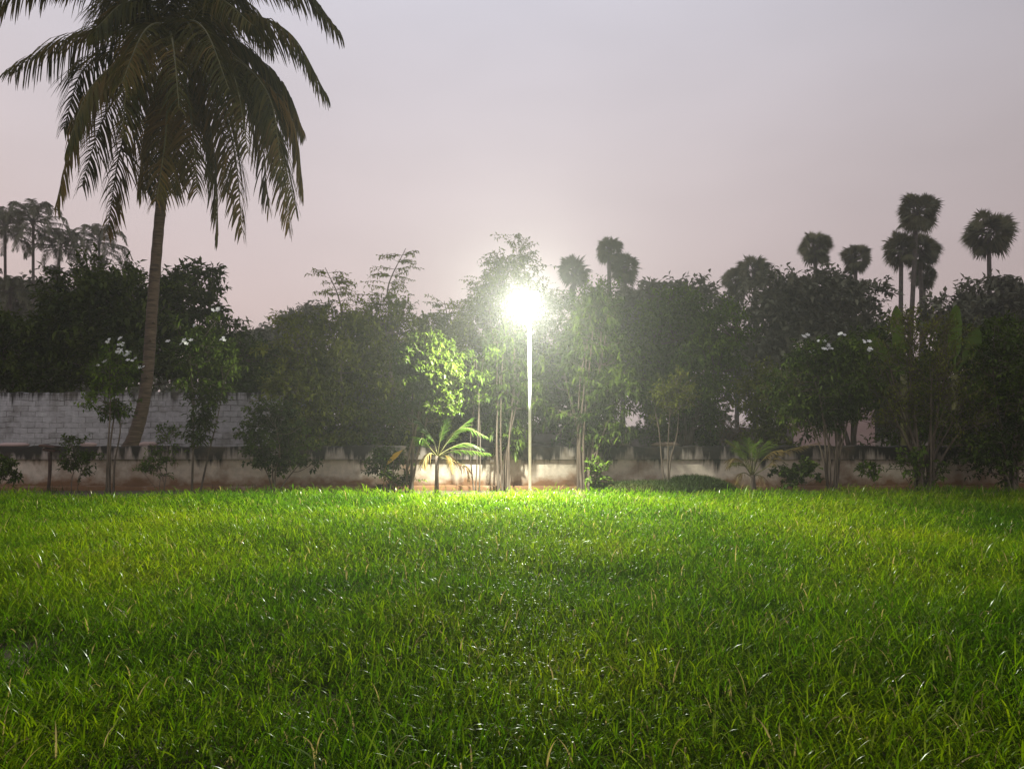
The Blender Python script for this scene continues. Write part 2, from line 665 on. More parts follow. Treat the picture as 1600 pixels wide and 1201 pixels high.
def mound():
    mb = MB()
    n = 34
    X, Y = np.meshgrid(np.linspace(1.6, 5.5, n), np.linspace(16.1, 18.0, n))
    H = mound_h(X, Y)
    Z = H + np.where(H > 0, rng.normal(size=X.shape) * .012, 0) + .004
    V = np.stack([X, Y, Z], -1).reshape(-1, 3)
    i = np.arange((n - 1) * n).reshape(n - 1, n)[:, :-1].ravel()
    mb.add(V, np.stack([i, i + 1, i + n + 1, i + n], 1))
    tag(mb.build("earth_mound", M['dark_soil'], smooth=True), kind='structure')


mound()


# ------------------------------------------------------------------ lamp post
def lamp_post():
    Y = 16.3
    base = at(828, 776, Y)
    x = base[0]
    top = at(828, 470, Y)[2]
    r = empty("lamp_post", (x, Y, 0), "slim pale steel lamp post with a blazing white flood lamp on top", "street lamp")
    mb = MB()
    tube(mb, [(x, Y, -.1), (x, Y, top + .12)], [.030, .030], 16)
    mb.build("pole", M['steel'], r, smooth=True)
    mb = MB()
    box(mb, (x, Y, .012), (.2, .2, .024), bev=.004)
    for a in (-1, 1):
        for b in (-1, 1):
            tube(mb, [(x + a * .07, Y + b * .07, .02), (x + a * .07, Y + b * .07, .05)], [.01, .01], 6)
    mb.build("base_plate", M['steel'], r)
    # tilted head, aimed forward, down and a little to the left
    nrm = unit(np.array([-.20, -.72, -.66]))
    u = unit(np.cross(np.array([0, 0, 1.0]), nrm))
    v = np.cross(nrm, u)
    rot = np.stack([u, v, nrm], 1)
    hc = np.array([x - .06, Y - .13, top + .02])
    mb = MB()
    box(mb, hc, (.56, .34, .07), rot, bev=.012)
    for k in range(7):                              # cooling fins on the back
        box(mb, hc + u * (-.21 + .07 * k) - nrm * .05, (.012, .28, .04), rot)
    mb.build("lamp_housing", M['housing'], r)
    mb = MB()
    tube(mb, [(x, Y, top + .05), (x - .03, Y - .06, top + .05), hc - nrm * .07], [.022, .022, .022], 8)
    mb.build("bracket", M['steel'], r)
    mb = MB()
    box(mb, hc + nrm * .038, (.48, .27, .008), rot)
    mb.build("led_panel", M['led'], r)
    ld = bpy.data.lights.new("lamp_light", 'SPOT')
    ld.spot_size = R(180)
    ld.spot_blend = 1.0
    ld.energy = LAMP_W
    ld.color = (.97, 1.0, .88)
    ld.shadow_soft_size = .09
    lo = bpy.data.objects.new("lamp_light", ld)
    COL.objects.link(lo)
    lo.parent = r
    lp = bpy.data.lights.new("lamp_spill", 'POINT')     # added point light, lifts wall and trees beside and behind the lamp
    lp.energy = LAMP_SPILL_W
    lp.color = (.97, 1.0, .88)
    lp.shadow_soft_size = .12
    ls = bpy.data.objects.new("lamp_spill", lp)
    COL.objects.link(ls)
    ls.parent = r
    ls.location = Vector(hc + np.array([0, 0, -.20]) + nrm * .05) - r.location
    lo.location = Vector(hc + nrm * .16) - r.location
    lo.rotation_euler = Vector(nrm).to_track_quat('-Z', 'Y').to_euler()


lamp_post()


# ------------------------------------------------------------------ grass
def vnoise(x, y, s, seed):
    """cheap smooth value noise"""
    g = np.random.default_rng(seed).random((64, 64))
    X, Y = x / s + 31.7, y / s + 17.3
    i, j = np.floor(X).astype(int), np.floor(Y).astype(int)
    fx, fy = X - i, Y - j
    fx, fy = fx * fx * (3 - 2 * fx), fy * fy * (3 - 2 * fy)
    a = lambda p, q: g[p % 64, q % 64]
    return (a(i, j) * (1 - fx) + a(i + 1, j) * fx) * (1 - fy) + (a(i, j + 1) * (1 - fx) + a(i + 1, j + 1) * fx) * fy


def blades(mb, x, y, z, L, W, seg, lean0, bend, mat=0, az=None):
    n = len(x)
    if az is None:
        az = rng.random(n) * 2 * math.pi
    H = np.stack([np.cos(az), np.sin(az), np.zeros(n)], 1)
    tw = az + math.pi / 2 + rng.normal(size=n) * .5
    S = np.stack([np.cos(tw), np.sin(tw), np.zeros(n)], 1)
    P = np.stack([x, y, z], 1)
    prof = np.interp(np.linspace(0, 1, seg + 1), [0, .15, .4, .7, 1], [.55, .9, 1, .75, .06])
    rows = []
    for k in range(seg + 1):
        rows.append(P - S * (W * prof[k] / 2)[:, None])
        rows.append(P + S * (W * prof[k] / 2)[:, None])
        th = lean0 + bend * ((k + .5) / seg) ** 1.6
        P = P + (H * np.sin(th)[:, None] + np.array([0, 0, 1.0]) * np.cos(th)[:, None]) * (L / seg)[:, None]
    V = np.stack(rows, 1).reshape(-1, 3)
    b = (np.arange(n) * (2 * seg + 2))[:, None, None]
    q = np.array([(2 * k, 2 * k + 1, 2 * k + 3, 2 * k + 2) for k in range(seg)])[None] + b
    mb.add(V, q.reshape(-1, 4), None, mat)


def grass_mat():
    m, n, o = new_mat("grass_blade")
    lk = n.links.new
    geo = N(n, "ShaderNodeNewGeometry")
    tcn = N(n, "ShaderNodeTexCoord")
    noi = N(n, "ShaderNodeTexNoise")
    noi.inputs["Scale"].default_value = .33
    noi.inputs["Detail"].default_value = 3
    lk(tcn.outputs["Object"], noi.inputs["Vector"])
    a = N(n, "ShaderNodeMath", operation='MULTIPLY_ADD')
    a.inputs[1].default_value = .5
    b = N(n, "ShaderNodeMath", operation='MULTIPLY_ADD')
    b.inputs[1].default_value = 1.6
    b.inputs[2].default_value = -.55
    lk(noi.outputs[0], b.inputs[0])
    lk(geo.outputs["Random Per Island"], a.inputs[0])
    lk(b.outputs[0], a.inputs[2])
    rp = N(n, "ShaderNodeValToRGB")
    cols = [(0, (.019, .054, .0007)), (.36, (.050, .115, .0008)), (.7, (.120, .182, .0010)), (1, (.20, .23, .003))]
    while len(rp.color_ramp.elements) < 4:
        rp.color_ramp.elements.new(.5)
    for e, (p_, c) in zip(rp.color_ramp.elements, cols):
        e.position = p_
        e.color = (*c, 1)
    lk(a.outputs[0], rp.inputs[0])
    old = N(n, "ShaderNodeMath", operation='GREATER_THAN')   # a few yellowed blades
    old.inputs[1].default_value = .975
    lk(geo.outputs["Random Per Island"], old.inputs[0])
    om = N(n, "ShaderNodeMixRGB")
    lk(old.outputs[0], om.inputs[0])
    lk(rp.outputs[0], om.inputs[1])
    om.inputs[2].default_value = (.26, .20, .06, 1)
    rp = om
    df = N(n, "ShaderNodeBsdfDiffuse")
    lk(rp.outputs[0], df.inputs["Color"])
    gl = N(n, "ShaderNodeBsdfGlossy")
    gl.inputs["Roughness"].default_value = .34
    wx = N(n, "ShaderNodeMapRange")              # only some blades are waxy
    wx.inputs["From Min"].default_value = .70
    wx.inputs["From Max"].default_value = .99
    wx.inputs["To Min"].default_value = .002
    wx.inputs["To Max"].default_value = .05
    lk(geo.outputs["Random Per Island"], wx.inputs["Value"])
    p = N(n, "ShaderNodeMixShader")
    lk(wx.outputs[0], p.inputs[0])
    lk(df.outputs[0], p.inputs[1])
    lk(gl.outputs[0], p.inputs[2])
    t = N(n, "ShaderNodeBsdfTranslucent")
    lk(rp.outputs[0], t.inputs[0])
    mx = N(n, "ShaderNodeMixShader")
    mx.inputs[0].default_value = .5
    lk(p.outputs[0], mx.inputs[1])
    lk(t.outputs[0], mx.inputs[2])
    lk(mx.outputs[0], o.inputs["Surface"])
    return m


M['grass'] = grass_mat()


def field_edge(x):
    return 15.35 + .28 * (vnoise(x, x * 0, 1.1, 5) - .5) + .25 * np.exp(-((x + 5) / 4) ** 2) + .55 * np.clip((x - 3) / 6, 0, 1)


def grass_field():
    reseed(21)
    mb = MB()

    def scatter(n_tuft, y0, y1, per, seg, wide):
        y = np.sqrt(rng.random(n_tuft) * ((y1 + 1.4) ** 2 - (y0 + 1.4) ** 2) + (y0 + 1.4) ** 2) - 1.4
        x = (rng.random(n_tuft) * 2 - 1) * (.72 * y + 1.6)
        dens = .55 * vnoise(x, y, .55, 1) + .45 * vnoise(x, y, 1.9, 2)
        keep = (dens > .10 + .16 * rng.random(n_tuft)) & (y < field_edge(x))
        x, y = x[keep], y[keep]
        hN = .66 + .52 * vnoise(x, y, .8, 3) + .25 * vnoise(x, y, 3.0, 4)
        h = hN * (.75 + .5 * rng.random(len(x)))
        k = per
        X = np.repeat(x, k) + rng.normal(size=len(x) * k) * .03
        Y_ = np.repeat(y, k) + rng.normal(size=len(x) * k) * .03
        hh = np.repeat(h, k)
        n = len(X)
        z0 = hh * rng.random(n) ** 1.3 * .17
        L = hh * (.055 + .105 * rng.random(n))
        W = (.0048 + .0052 * rng.random(n)) * wide
        blades(mb, X, Y_, z0, L, W, seg, .1 + rng.random(n) * .8, .5 + 2.3 * rng.random(n))

    scatter(60000, 1.6, 6.5, 4, 6, .95)
    scatter(62000, 6.5, 11, 4, 4, 1.15)
    scatter(50000, 11, 16.3, 4, 3, 1.5)
    tag(mb.build("grass", M['grass']), "tall bright green grass filling the field before the low wall", "grass", kind='stuff')


grass_field()


def verge_grass():
    reseed(22)
    mb = MB()
    n = 26000
    x = 1.7 + rng.random(n) * 3.8
    y = 15.9 + rng.random(n) * 2.0
    h = mound_h(x, y)
    k = h > .01 + .06 * rng.random(n)
    x, y, h = x[k], y[k], h[k]
    n = len(x)
    blades(mb, x, y, h - .01, .10 + .10 * rng.random(n), .008 + .006 * rng.random(n), 3, rng.random(n) * .5, .4 + rng.random(n))
    tag(mb.build("verge_grass", M['verge']), "short dull green grass over the low earth mound by the wall", "grass", kind='stuff')
    # thin weeds over the bare strip at the foot of the wall
    mb = MB()
    n = 2600
    x = -12 + rng.random(n) * 25
    y = 15.7 + rng.random(n) * 2.2
    k = vnoise(x, y, .8, 9) > .55 + .1 * rng.random(n)
    x, y = x[k], y[k]
    n = len(x)
    blades(mb, x, y, np.zeros(n), .10 + .18 * rng.random(n), .008 + .006 * rng.random(n), 3, rng.random(n) * .5, .4 + 1.2 * rng.random(n))
    tag(mb.build("weeds", M['verge']), "thin scattered weeds on the bare soil at the wall foot", "weeds", kind='stuff')


verge_grass()


# ------------------------------------------------------------------ trees and shrubs
def lobe(px, py, Y, rx, rz, ry=None):
    s = Y / F
    return at(px, py, Y), np.array([rx * s, (ry if ry is not None else min(rx, rz) * .9) * s, rz * s])


def plant(name, label, cat, base, lobes, n_clump, tw, lv, L, W, leaf='mid', bark='bark', stems=1, r0=.08, group=None,
          twig_len=.5, up=.35, droop=.15, spread=.12, seed=1, flowers=0, shell=.33, long=False, fork=.35, leaf_up=.72,
          twig_r=.006, lie=.0, fl_size=.06, crown_name="crown", trunk_name="trunk", ragged=.25, fl_top=True):
    """trunk or fanned stems > limbs > twigs > leaves; the crown fills the lobes unevenly"""
    reseed(seed)
    base = np.asarray(base, float)
    r = empty(name, base, label, cat, group)
    wts = np.array([l[1].prod() for l in lobes]) ** .7
    wts = wts / wts.sum()
    C, O = [], []
    for k in range(n_clump):
        i = rng.choice(len(lobes), p=wts)
        c, rad = lobes[i]
        d = rdir(1)[0]
        rr = rng.random() ** shell * (1 + ragged * rng.normal())
        p = c + d * rad * np.clip(rr, 0, 1.25)
        if p[2] < .12:
            p[2] = .12 + .1 * rng.random()
        C.append(p)
        O.append(unit(d * np.array([1, 1, .8]) + .001))
    C, O = np.array(C), np.array(O)
    # --- stems and limbs
    mb = MB()
    cen = sum(l[0] * w_ for l, w_ in zip(lobes, wts))
    lo = min(l[0][2] - l[1][2] for l in lobes)
    fz = base[2] + max((lo - base[2]) * 1.0, (cen[2] - base[2]) * fork)
    paths = []
    for s in range(stems):
        if stems == 1:
            tgt = np.array([base[0] * .35 + cen[0] * .65, base[1] * .35 + cen[1] * .65, cen[2] + .1])
            b0 = base
        else:
            a = s / stems * 2 * math.pi + rng.random() * .6
            fr = .25 + .6 * rng.random()
            i = rng.choice(len(lobes), p=wts)
            c, rad = lobes[i]
            tgt = c + np.array([math.cos(a) * rad[0] * fr, math.sin(a) * rad[1] * fr, rad[2] * (.5 * rng.random() - .05)])
            b0 = base + np.array([math.cos(a), math.sin(a), 0]) * spread * (.3 + .7 * rng.random())
        m1 = b0 + (tgt - b0) * np.array([.16, .16, .34]) + rng.normal(size=3) * .04
        m2 = b0 + (tgt - b0) * np.array([.55, .55, .7]) + rng.normal(size=3) * .06
        P = smooth_path([b0 - np.array([0, 0, .08]), m1, m2, tgt], 14)
        rr = r0 * (1.0 - .72 * np.linspace(0, 1, 14)) * (1 if stems == 1 else .7 + .5 * rng.random())
        rr[0] *= 1.25
        tube(mb, P, rr, 8 if stems == 1 else 6, cap=False)
        paths.append((P, rr))
    for c in C:
        best = None
        for P, rr in paths:
            k0 = 4 if P[-1][2] - P[0][2] > .6 else 2
            cand = P[k0:]
            d = np.linalg.norm(cand - c, axis=1) + np.maximum(0, cand[:, 2] - c[2] + .1) * 2.5
            j = int(d.argmin())
            if best is None or d[j] < best[0]:
                best = (d[j], cand[j], rr[k0 + j])
        _, p, rad = best
        m_ = (p + c) / 2 + np.array([0, 0, -.08 * np.linalg.norm(c - p)]) + rng.normal(size=3) * .03
        tube(mb, smooth_path([p, m_, c], 6), np.linspace(min(rad * .6, .045), .006, 6), 4, cap=False)
    mb.build(trunk_name, M[bark], r, smooth=True)
    # --- twigs and leaves
    mb = MB()
    n = n_clump * tw
    TO = np.repeat(C, tw, 0) + rng.normal(size=(n, 3)) * twig_len * .16
    TD = unit(rdir(n) * np.array([1, 1, .5]) + np.repeat(O, tw, 0) * .45 + np.array([0, 0, up * .8]))
    TL = twig_len * (.35 + .75 * rng.random(n)) * np.repeat(.75 + .5 * rng.random(n_clump), tw)
    twigs(mb, TO, TD, TL, twig_r, droop, 1)
    m = n * lv
    t = np.tile(np.linspace(.22, 1.0, lv), n) + rng.normal(size=m) * .05
    D0 = np.repeat(TD, lv, 0)
    LP = np.repeat(TO, lv, 0) + D0 * (np.repeat(TL, lv) * t)[:, None] + np.array([0, 0, -1.0]) * (droop * np.repeat(TL, lv) * t * t)[:, None]
    LD = unit(D0 * .55 + rdir(m) * .85 + np.array([0, 0, -droop]))
    LU = unit(rdir(m) * (1 - leaf_up) + np.array([0, -.15, 1.0]) * leaf_up)
    ok = LP[:, 2] > .06
    LP, LD, LU = LP[ok], LD[ok], LU[ok]
    m = len(LP)
    sz = .6 + .75 * rng.random(m)
    leaves(mb, LP, LD, LU, L * sz, W * sz, mat=0, long=long, droop=droop)
    mb.build(crown_name, [M[leaf], M[bark]], r)
    # --- white flower heads at twig ends
    if flowers:
        tips = TO + TD * TL[:, None]
        score = (tips[:, 2] * 1.0 if fl_top else 0) - tips[:, 1] * .9 + rng.random(n) * 1.0
        idx = np.argsort(-score)[: max(flowers * 6, flowers)]
        for j in rng.choice(idx, flowers, replace=False):
            fb = MB()
            for q in range(rng.integers(2, 6)):
                c = tips[j] + np.array([0, -.05, .04]) + rng.normal(size=3) * np.array([.06, .04, .025])
                ax = unit(np.array([rng.normal() * .4, -.7, .7]))
                e1 = unit(np.cross(ax, [0, 0, 1.0]))
                e2 = np.cross(ax, e1)
                a = np.arange(5) / 5 * 2 * math.pi + rng.random()
                D = np.cos(a)[:, None] * e1 + np.sin(a)[:, None] * e2 + ax * .35
                leaves(fb, np.tile(c, (5, 1)), unit(D), np.tile(ax, (5, 1)), fl_size * (.7 + .6 * rng.random()), fl_size * .75, fold=.1, droop=.05, long=True)
            fb.build("flower_head", M['flower'], r)
    return r


def gp(px, Y, z=0.0):
    return np.array([(px - 800) / F * Y / (math.cos(PITCH)) * 1.0, Y, z])


G_SHRUB = "shrubs along the foot of the low wall"
G_FLOW = "white-flowered shrubs before the low wall"
G_MID = "trees just beyond the low wall"
G_FAR = "large hazy trees far behind"

# -- in front of the low wall, left to right
plant("flowering_shrub", "small white-flowered shrub on thin bare stems left of the leaning palm trunk", "shrub",
      gp(177, 17.3), [lobe(178, 575, 17.3, 36, 32), lobe(172, 625, 17.3, 26, 26)], 34, 7, 9, .10, .045, 'mid', 'bark',
      stems=3, r0=.028, twig_len=.30, seed=31, flowers=11, group=G_FLOW, fork=.55, fl_size=.05)
plant("flowering_shrub", "tall narrow dark shrub with few white flowers just right of the palm trunk", "shrub",
      gp(309, 17.2), [lobe(322, 555, 17.2, 46, 46), lobe(318, 620, 17.2, 33, 44), lobe(316, 680, 17.2, 14, 28)], 56, 8, 9, .12, .05, 'dark', 'bark',
      stems=2, r0=.035, twig_len=.34, seed=32, flowers=6, group=G_FLOW, fl_size=.05)
plant("bush", "rounded dark leafy bush against the low wall midway between palm and lamp", "bush",
      gp(432, 17.2), [lobe(430, 690, 17.2, 52, 52), lobe(425, 645, 17.2, 26, 24), lobe(455, 720, 17.2, 40, 30)], 64, 8, 9, .085, .06, 'dark', 'bark',
      stems=4, r0=.02, twig_len=.30, seed=33, group=G_SHRUB)
plant("weed_clump", "thin upright weeds before the wall between the palm trunk and narrow shrub", "weed",
      gp(258, 17.3), [lobe(262, 690, 17.3, 20, 30), lobe(240, 725, 17.3, 26, 20)], 22, 7, 8, .08, .03, 'mid', 'bark', stems=4, r0=.01, twig_len=.25,
      seed=34, group=G_SHRUB, up=.8)
plant("weed_clump", "leafy green weeds hiding the wall right of the rusty slab", "weed",
      gp(120, 17.4), [lobe(122, 722, 17.4, 20, 26), lobe(118, 700, 17.4, 14, 12)], 18, 7, 8, .09, .035, 'dark', 'bark', stems=3, r0=.01, twig_len=.25,
      seed=35, group=G_SHRUB, up=.8)
plant("weed_clump", "dark weeds at the wall foot cut by the left edge of the view", "weed",
      gp(6, 17.3), [lobe(2, 735, 17.3, 24, 20)], 18, 7, 8, .09, .04, 'dark', 'bark', stems=3, r0=.01, twig_len=.22, seed=36, group=G_SHRUB, up=.6)
plant("bush", "dark low bush under the lit shrub, behind the yellow frond", "bush",
      gp(612, 17.3), [lobe(610, 722, 17.3, 32, 34), lobe(618, 745, 17.3, 30, 18)], 30, 8, 9, .085, .045, 'dark', 'bark', stems=4, r0=.015, twig_len=.26, seed=37, group=G_SHRUB)
plant("lit_shrub", "leafy shrub brightly lit yellow-green by the lamp at its side", "shrub",
      gp(640, 17.2), [lobe(655, 552, 16.5, 36, 26), lobe(695, 572, 16.7, 30, 34), lobe(650, 590, 16.6, 30, 26), lobe(685, 634, 16.9, 40, 22), lobe(670, 575, 16.6, 44, 34), lobe(630, 640, 17.1, 30, 26)],
      150, 10, 12, .085, .030, 'fresh', 'bark', stems=4, r0=.03, twig_len=.24, seed=38, long=True, group=G_SHRUB, up=.6, ragged=.12)
plant("lit_shrub", "sparse half-lit leafy sprays between the bright shrub and the lamp post", "shrub",
      gp(745, 17.6), [lobe(748, 560, 17.5, 24, 22), lobe(735, 600, 17.6, 22, 34)], 18, 7, 9, .12, .034, 'mid', 'bark', stems=3, r0=.018, twig_len=.3, seed=39, long=True, group=G_SHRUB, up=.6)
plant("multi_stem_shrub", "tall shrub with fan of bare pale stems left of the lamp post", "shrub",
      gp(786, 17.75), [lobe(800, 600, 18.3, 42, 62), lobe(795, 668, 18.2, 36, 26), lobe(830, 618, 17.7, 16, 16), lobe(790, 540, 18.5, 40, 40)], 84, 7, 9, .15, .036, 'dark', 'pale_bark',
      stems=10, r0=.026, twig_len=.34, seed=40, long=True, group=G_SHRUB, spread=.17, droop=.3)
plant("multi_stem_shrub", "tall dense shrub with thick forked pale stems just right of the lamp post", "shrub",
      gp(914, 17.6), [lobe(930, 540, 18.0, 44, 62), lobe(915, 620, 17.9, 38, 44), lobe(955, 610, 17.9, 34, 60), lobe(930, 480, 18.2, 30, 30), lobe(935, 665, 17.9, 34, 26)], 120, 8, 9, .14, .036, 'dark', 'pale_bark',
      stems=9, r0=.036, twig_len=.36, seed=41, long=True, group=G_SHRUB, spread=.2, droop=.3)
plant("weed_clump", "small broad-leaved weed at the foot of the forked shrub", "weed",
      gp(936, 17.0), [lobe(934, 738, 17.0, 14, 14)], 10, 5, 6, .10, .06, 'mid', 'bark', stems=2, r0=.008, twig_len=.2, seed=42, group=G_SHRUB)
plant("young_tree", "thin young tree with sparse pale crown on a slender forked stem", "tree",
      gp(1042, 17.3), [lobe(1048, 640, 17.3, 32, 30), lobe(1058, 610, 17.4, 26, 22)], 30, 7, 9, .09, .032, 'olive', 'pale_bark',
      stems=3, r0=.024, twig_len=.36, seed=43, spread=.03, up=.9)
plant("flowering_tree", "vase-shaped tree with dark crown, white flowers and many bare stems", "tree",
      gp(1297, 17.1), [lobe(1285, 585, 17.2, 66, 42), lobe(1262, 630, 17.2, 40, 34), lobe(1318, 625, 17.2, 42, 34), lobe(1290, 555, 17.3, 46, 24), lobe(1290, 650, 17.3, 50, 26)],
      130, 8, 9, .12, .045, 'dark', 'pale_bark', stems=11, r0=.03, twig_len=.32, seed=44, flowers=9, spread=.16, fl_size=.05)
plant("low_bush", "low round-leaved bush at the wall foot beside the small feathery palm", "bush",
      gp(1240, 16.9), [lobe(1240, 742, 16.9, 34, 12), lobe(1254, 728, 16.9, 10, 10)], 26, 6, 7, .085, .07, 'dark', 'bark', stems=4, r0=.01, twig_len=.18, seed=45, group=G_SHRUB)
plant("weed_clump", "single small weed standing against the wall right of the vase-shaped tree", "weed",
      gp(1358, 17.2), [lobe(1360, 733, 17.2, 11, 8)], 8, 5, 6, .11, .05, 'mid', 'bark', stems=1, r0=.008, twig_len=.16, seed=46, group=G_SHRUB, fork=.9)
plant("spreading_tree", "wide twiggy tree with slanting bare branches near the right end of the wall", "tree",
      gp(1441, 17.2), [lobe(1440, 580, 17.4, 84, 50), lobe(1400, 640, 17.3, 48, 36), lobe(1490, 640, 17.3, 56, 42), lobe(1450, 520, 17.6, 60, 24)],
      130, 8, 7, .085, .026, 'olive', 'pale_bark', stems=20, r0=.036, twig_len=.5, seed=47, spread=.2, up=.9, twig_r=.008)
plant("dense_tree", "dark dense tree with foliage down to the ground at the right edge", "tree",
      gp(1575, 17.3), [lobe(1580, 570, 17.4, 62, 62), lobe(1565, 660, 17.3, 60, 58), lobe(1545, 720, 17.2, 40, 34), lobe(1610, 640, 17.4, 50, 100)],
      150, 9, 9, .10, .045, 'dark', 'bark', stems=5, r0=.05, twig_len=.36, seed=48)
plant("weed_clump", "leafy weeds around the stem foot of the wide twiggy tree", "weed",
      gp(1425, 17.0), [lobe(1422, 728, 17.0, 22, 22), lobe(1470, 735, 17.0, 12, 16)], 20, 6, 7, .085, .045, 'mid', 'bark', stems=3, r0=.01, twig_len=.24, seed=49, group=G_SHRUB, up=.7)

# -- just beyond the low wall
plant("mango_tree", "big dark round-crowned tree behind the brick wall at the palm trunk", "tree",
      gp(235, 27), [lobe(165, 470, 27, 88, 58), lobe(130, 530, 27, 80, 50), lobe(285, 470, 27.5, 50, 50), lobe(225, 540, 27, 110, 60), lobe(315, 500, 28, 26, 40)],
      230, 11, 10, .26, .10, 'mango', 'bark', stems=1, r0=.3, twig_len=.75, seed=51, group=G_MID, ragged=.12)
plant("mango_tree", "dark tree filling the left edge above the brick wall", "tree",
      gp(30, 27), [lobe(40, 555, 27, 90, 52), lobe(-30, 540, 27, 70, 60), lobe(90, 590, 26.5, 70, 26)],
      120, 10, 9, .24, .09, 'mango', 'bark', stems=2, r0=.2, twig_len=.7, seed=52, group=G_MID)
plant("broadleaf_tree", "dark tree between the narrow shrub and the big olive thicket", "tree",
      gp(385, 27), [lobe(385, 570, 27, 66, 48), lobe(350, 560, 27, 40, 48), lobe(420, 610, 26, 50, 30)], 110, 10, 9, .2, .08, 'dark', 'bark', stems=3, r0=.12, twig_len=.6, seed=53, group=G_MID)
plant("thicket_tree", "tall olive thicket with wispy shoots on top left of the lamp", "tree",
      gp(520, 21.5), [lobe(510, 560, 21.5, 74, 72), lobe(490, 620, 21.2, 70, 50), lobe(560, 520, 21.8, 60, 44), lobe(520, 680, 21, 60, 40)],
      190, 10, 10, .15, .05, 'olive', 'bark', stems=5, r0=.07, twig_len=.55, seed=54, group=G_MID)
plant("thicket_tree", "broad bushy tree directly behind the brightly lit shrub", "tree",
      gp(620, 21.5), [lobe(620, 520, 21.6, 70, 52), lobe(600, 600, 21.3, 70, 60), lobe(690, 545, 21.8, 56, 60), lobe(650, 660, 21.2, 80, 50)],
      190, 10, 10, .15, .05, 'olive', 'bark', stems=5, r0=.07, twig_len=.55, seed=55, group=G_MID)
plant("feathery_tree", "feathery wispy tree rising above the lamp, its leaves lit from below", "tree",
      gp(800, 20.5), [lobe(802, 430, 20.5, 46, 44), lobe(770, 470, 20.5, 34, 44), lobe(835, 480, 20.6, 46, 44), lobe(745, 510, 20.8, 34, 46)],
      96, 10, 14, .085, .035, 'olive', 'bark', stems=3, r0=.07, twig_len=.62, seed=56, group=G_MID, droop=.3)
plant("broadleaf_tree", "dark shadowy tree standing behind the lamp post stems", "tree",
      gp(800, 23), [lobe(800, 600, 23, 96, 66), lobe(730, 640, 23, 70, 50), lobe(870, 620, 23.2, 66, 60), lobe(800, 540, 23, 80, 40)],
      190, 10, 9, .17, .065, 'dark', 'bark', stems=4, r0=.1, twig_len=.6, seed=57, group=G_MID)
plant("pointed_tree", "green tree with narrow top just right of the lamp glow", "tree",
      gp(915, 20.5), [lobe(930, 500, 20.5, 38, 46), lobe(905, 560, 20.5, 50, 56), lobe(965, 570, 20.6, 40, 56)], 100, 10, 10, .14, .045, 'mid', 'bark', stems=4, r0=.06, twig_len=.5, seed=58, group=G_MID)
plant("round_tree", "large round fresh green tree between the lamp and the vase-shaped tree", "tree",
      gp(1065, 22), [lobe(1062, 545, 22, 84, 70), lobe(1050, 490, 22, 50, 36), lobe(1125, 530, 22.3, 50, 50), lobe(1060, 620, 21.8, 78, 56), lobe(1010, 580, 21.8, 44, 60)],
      230, 11, 10, .14, .055, 'mid', 'bark', stems=4, r0=.11, twig_len=.52, seed=59, group=G_MID, ragged=.15)
plant("round_tree", "smaller bushy tree with yellowish top behind the feathery palm", "tree",
      gp(1200, 21), [lobe(1200, 630, 21, 58, 44), lobe(1190, 600, 21, 36, 24), lobe(1225, 660, 20.8, 50, 36)], 90, 9, 9, .12, .05, 'olive', 'bark', stems=4, r0=.06, twig_len=.42, seed=60, group=G_MID)
plant("dry_bush", "pale brown dry bush over the wall below the sky gap", "bush",
      gp(1152, 22.5), [lobe(1152, 690, 22.5, 30, 34)], 30, 12, 4, .07, .02, 'dry', 'pale_bark', stems=5, r0=.02, twig_len=.42, seed=61, up=.7)
plant("broadleaf_tree", "dark leafy tree filling behind the vase-shaped tree's crown", "tree",
      gp(1330, 23), [lobe(1320, 600, 23, 80, 50), lobe(1380, 560, 23.2, 66, 50), lobe(1270, 610, 23, 50, 44)], 130, 10, 9, .17, .065, 'dark', 'bark', stems=4, r0=.1, twig_len=.55, seed=62, group=G_MID)
plant("broadleaf_tree", "dark leafy tree behind the wide twiggy tree at the right", "tree",
      gp(1500, 23), [lobe(1490, 590, 23, 90, 60), lobe(1560, 570, 23.2, 80, 60), lobe(1440, 650, 23, 80, 50), lobe(1640, 600, 23, 70, 80), lobe(1530, 680, 22.5, 90, 40)],
      210, 10, 9, .17, .065, 'dark', 'bark', stems=5, r0=.1, twig_len=.55, seed=63, group=G_MID)
plant("low_thicket", "dark low thicket behind the wall right of the round tree", "bush",
      gp(1090, 24), [lobe(1080, 660, 24, 60, 40), lobe(1030, 680, 24, 40, 24)], 60, 9, 9, .15, .06, 'dark', 'bark', stems=4, r0=.05, twig_len=.45, seed=64, group=G_MID)
plant("low_thicket", "dark low thicket behind the wall under the olive trees", "bush",
      gp(560, 23), [lobe(540, 670, 23, 100, 40), lobe(660, 680, 23, 80, 36)], 110, 9, 9, .15, .06, 'dark', 'bark', stems=5, r0=.05, twig_len=.45, seed=65, group=G_MID)


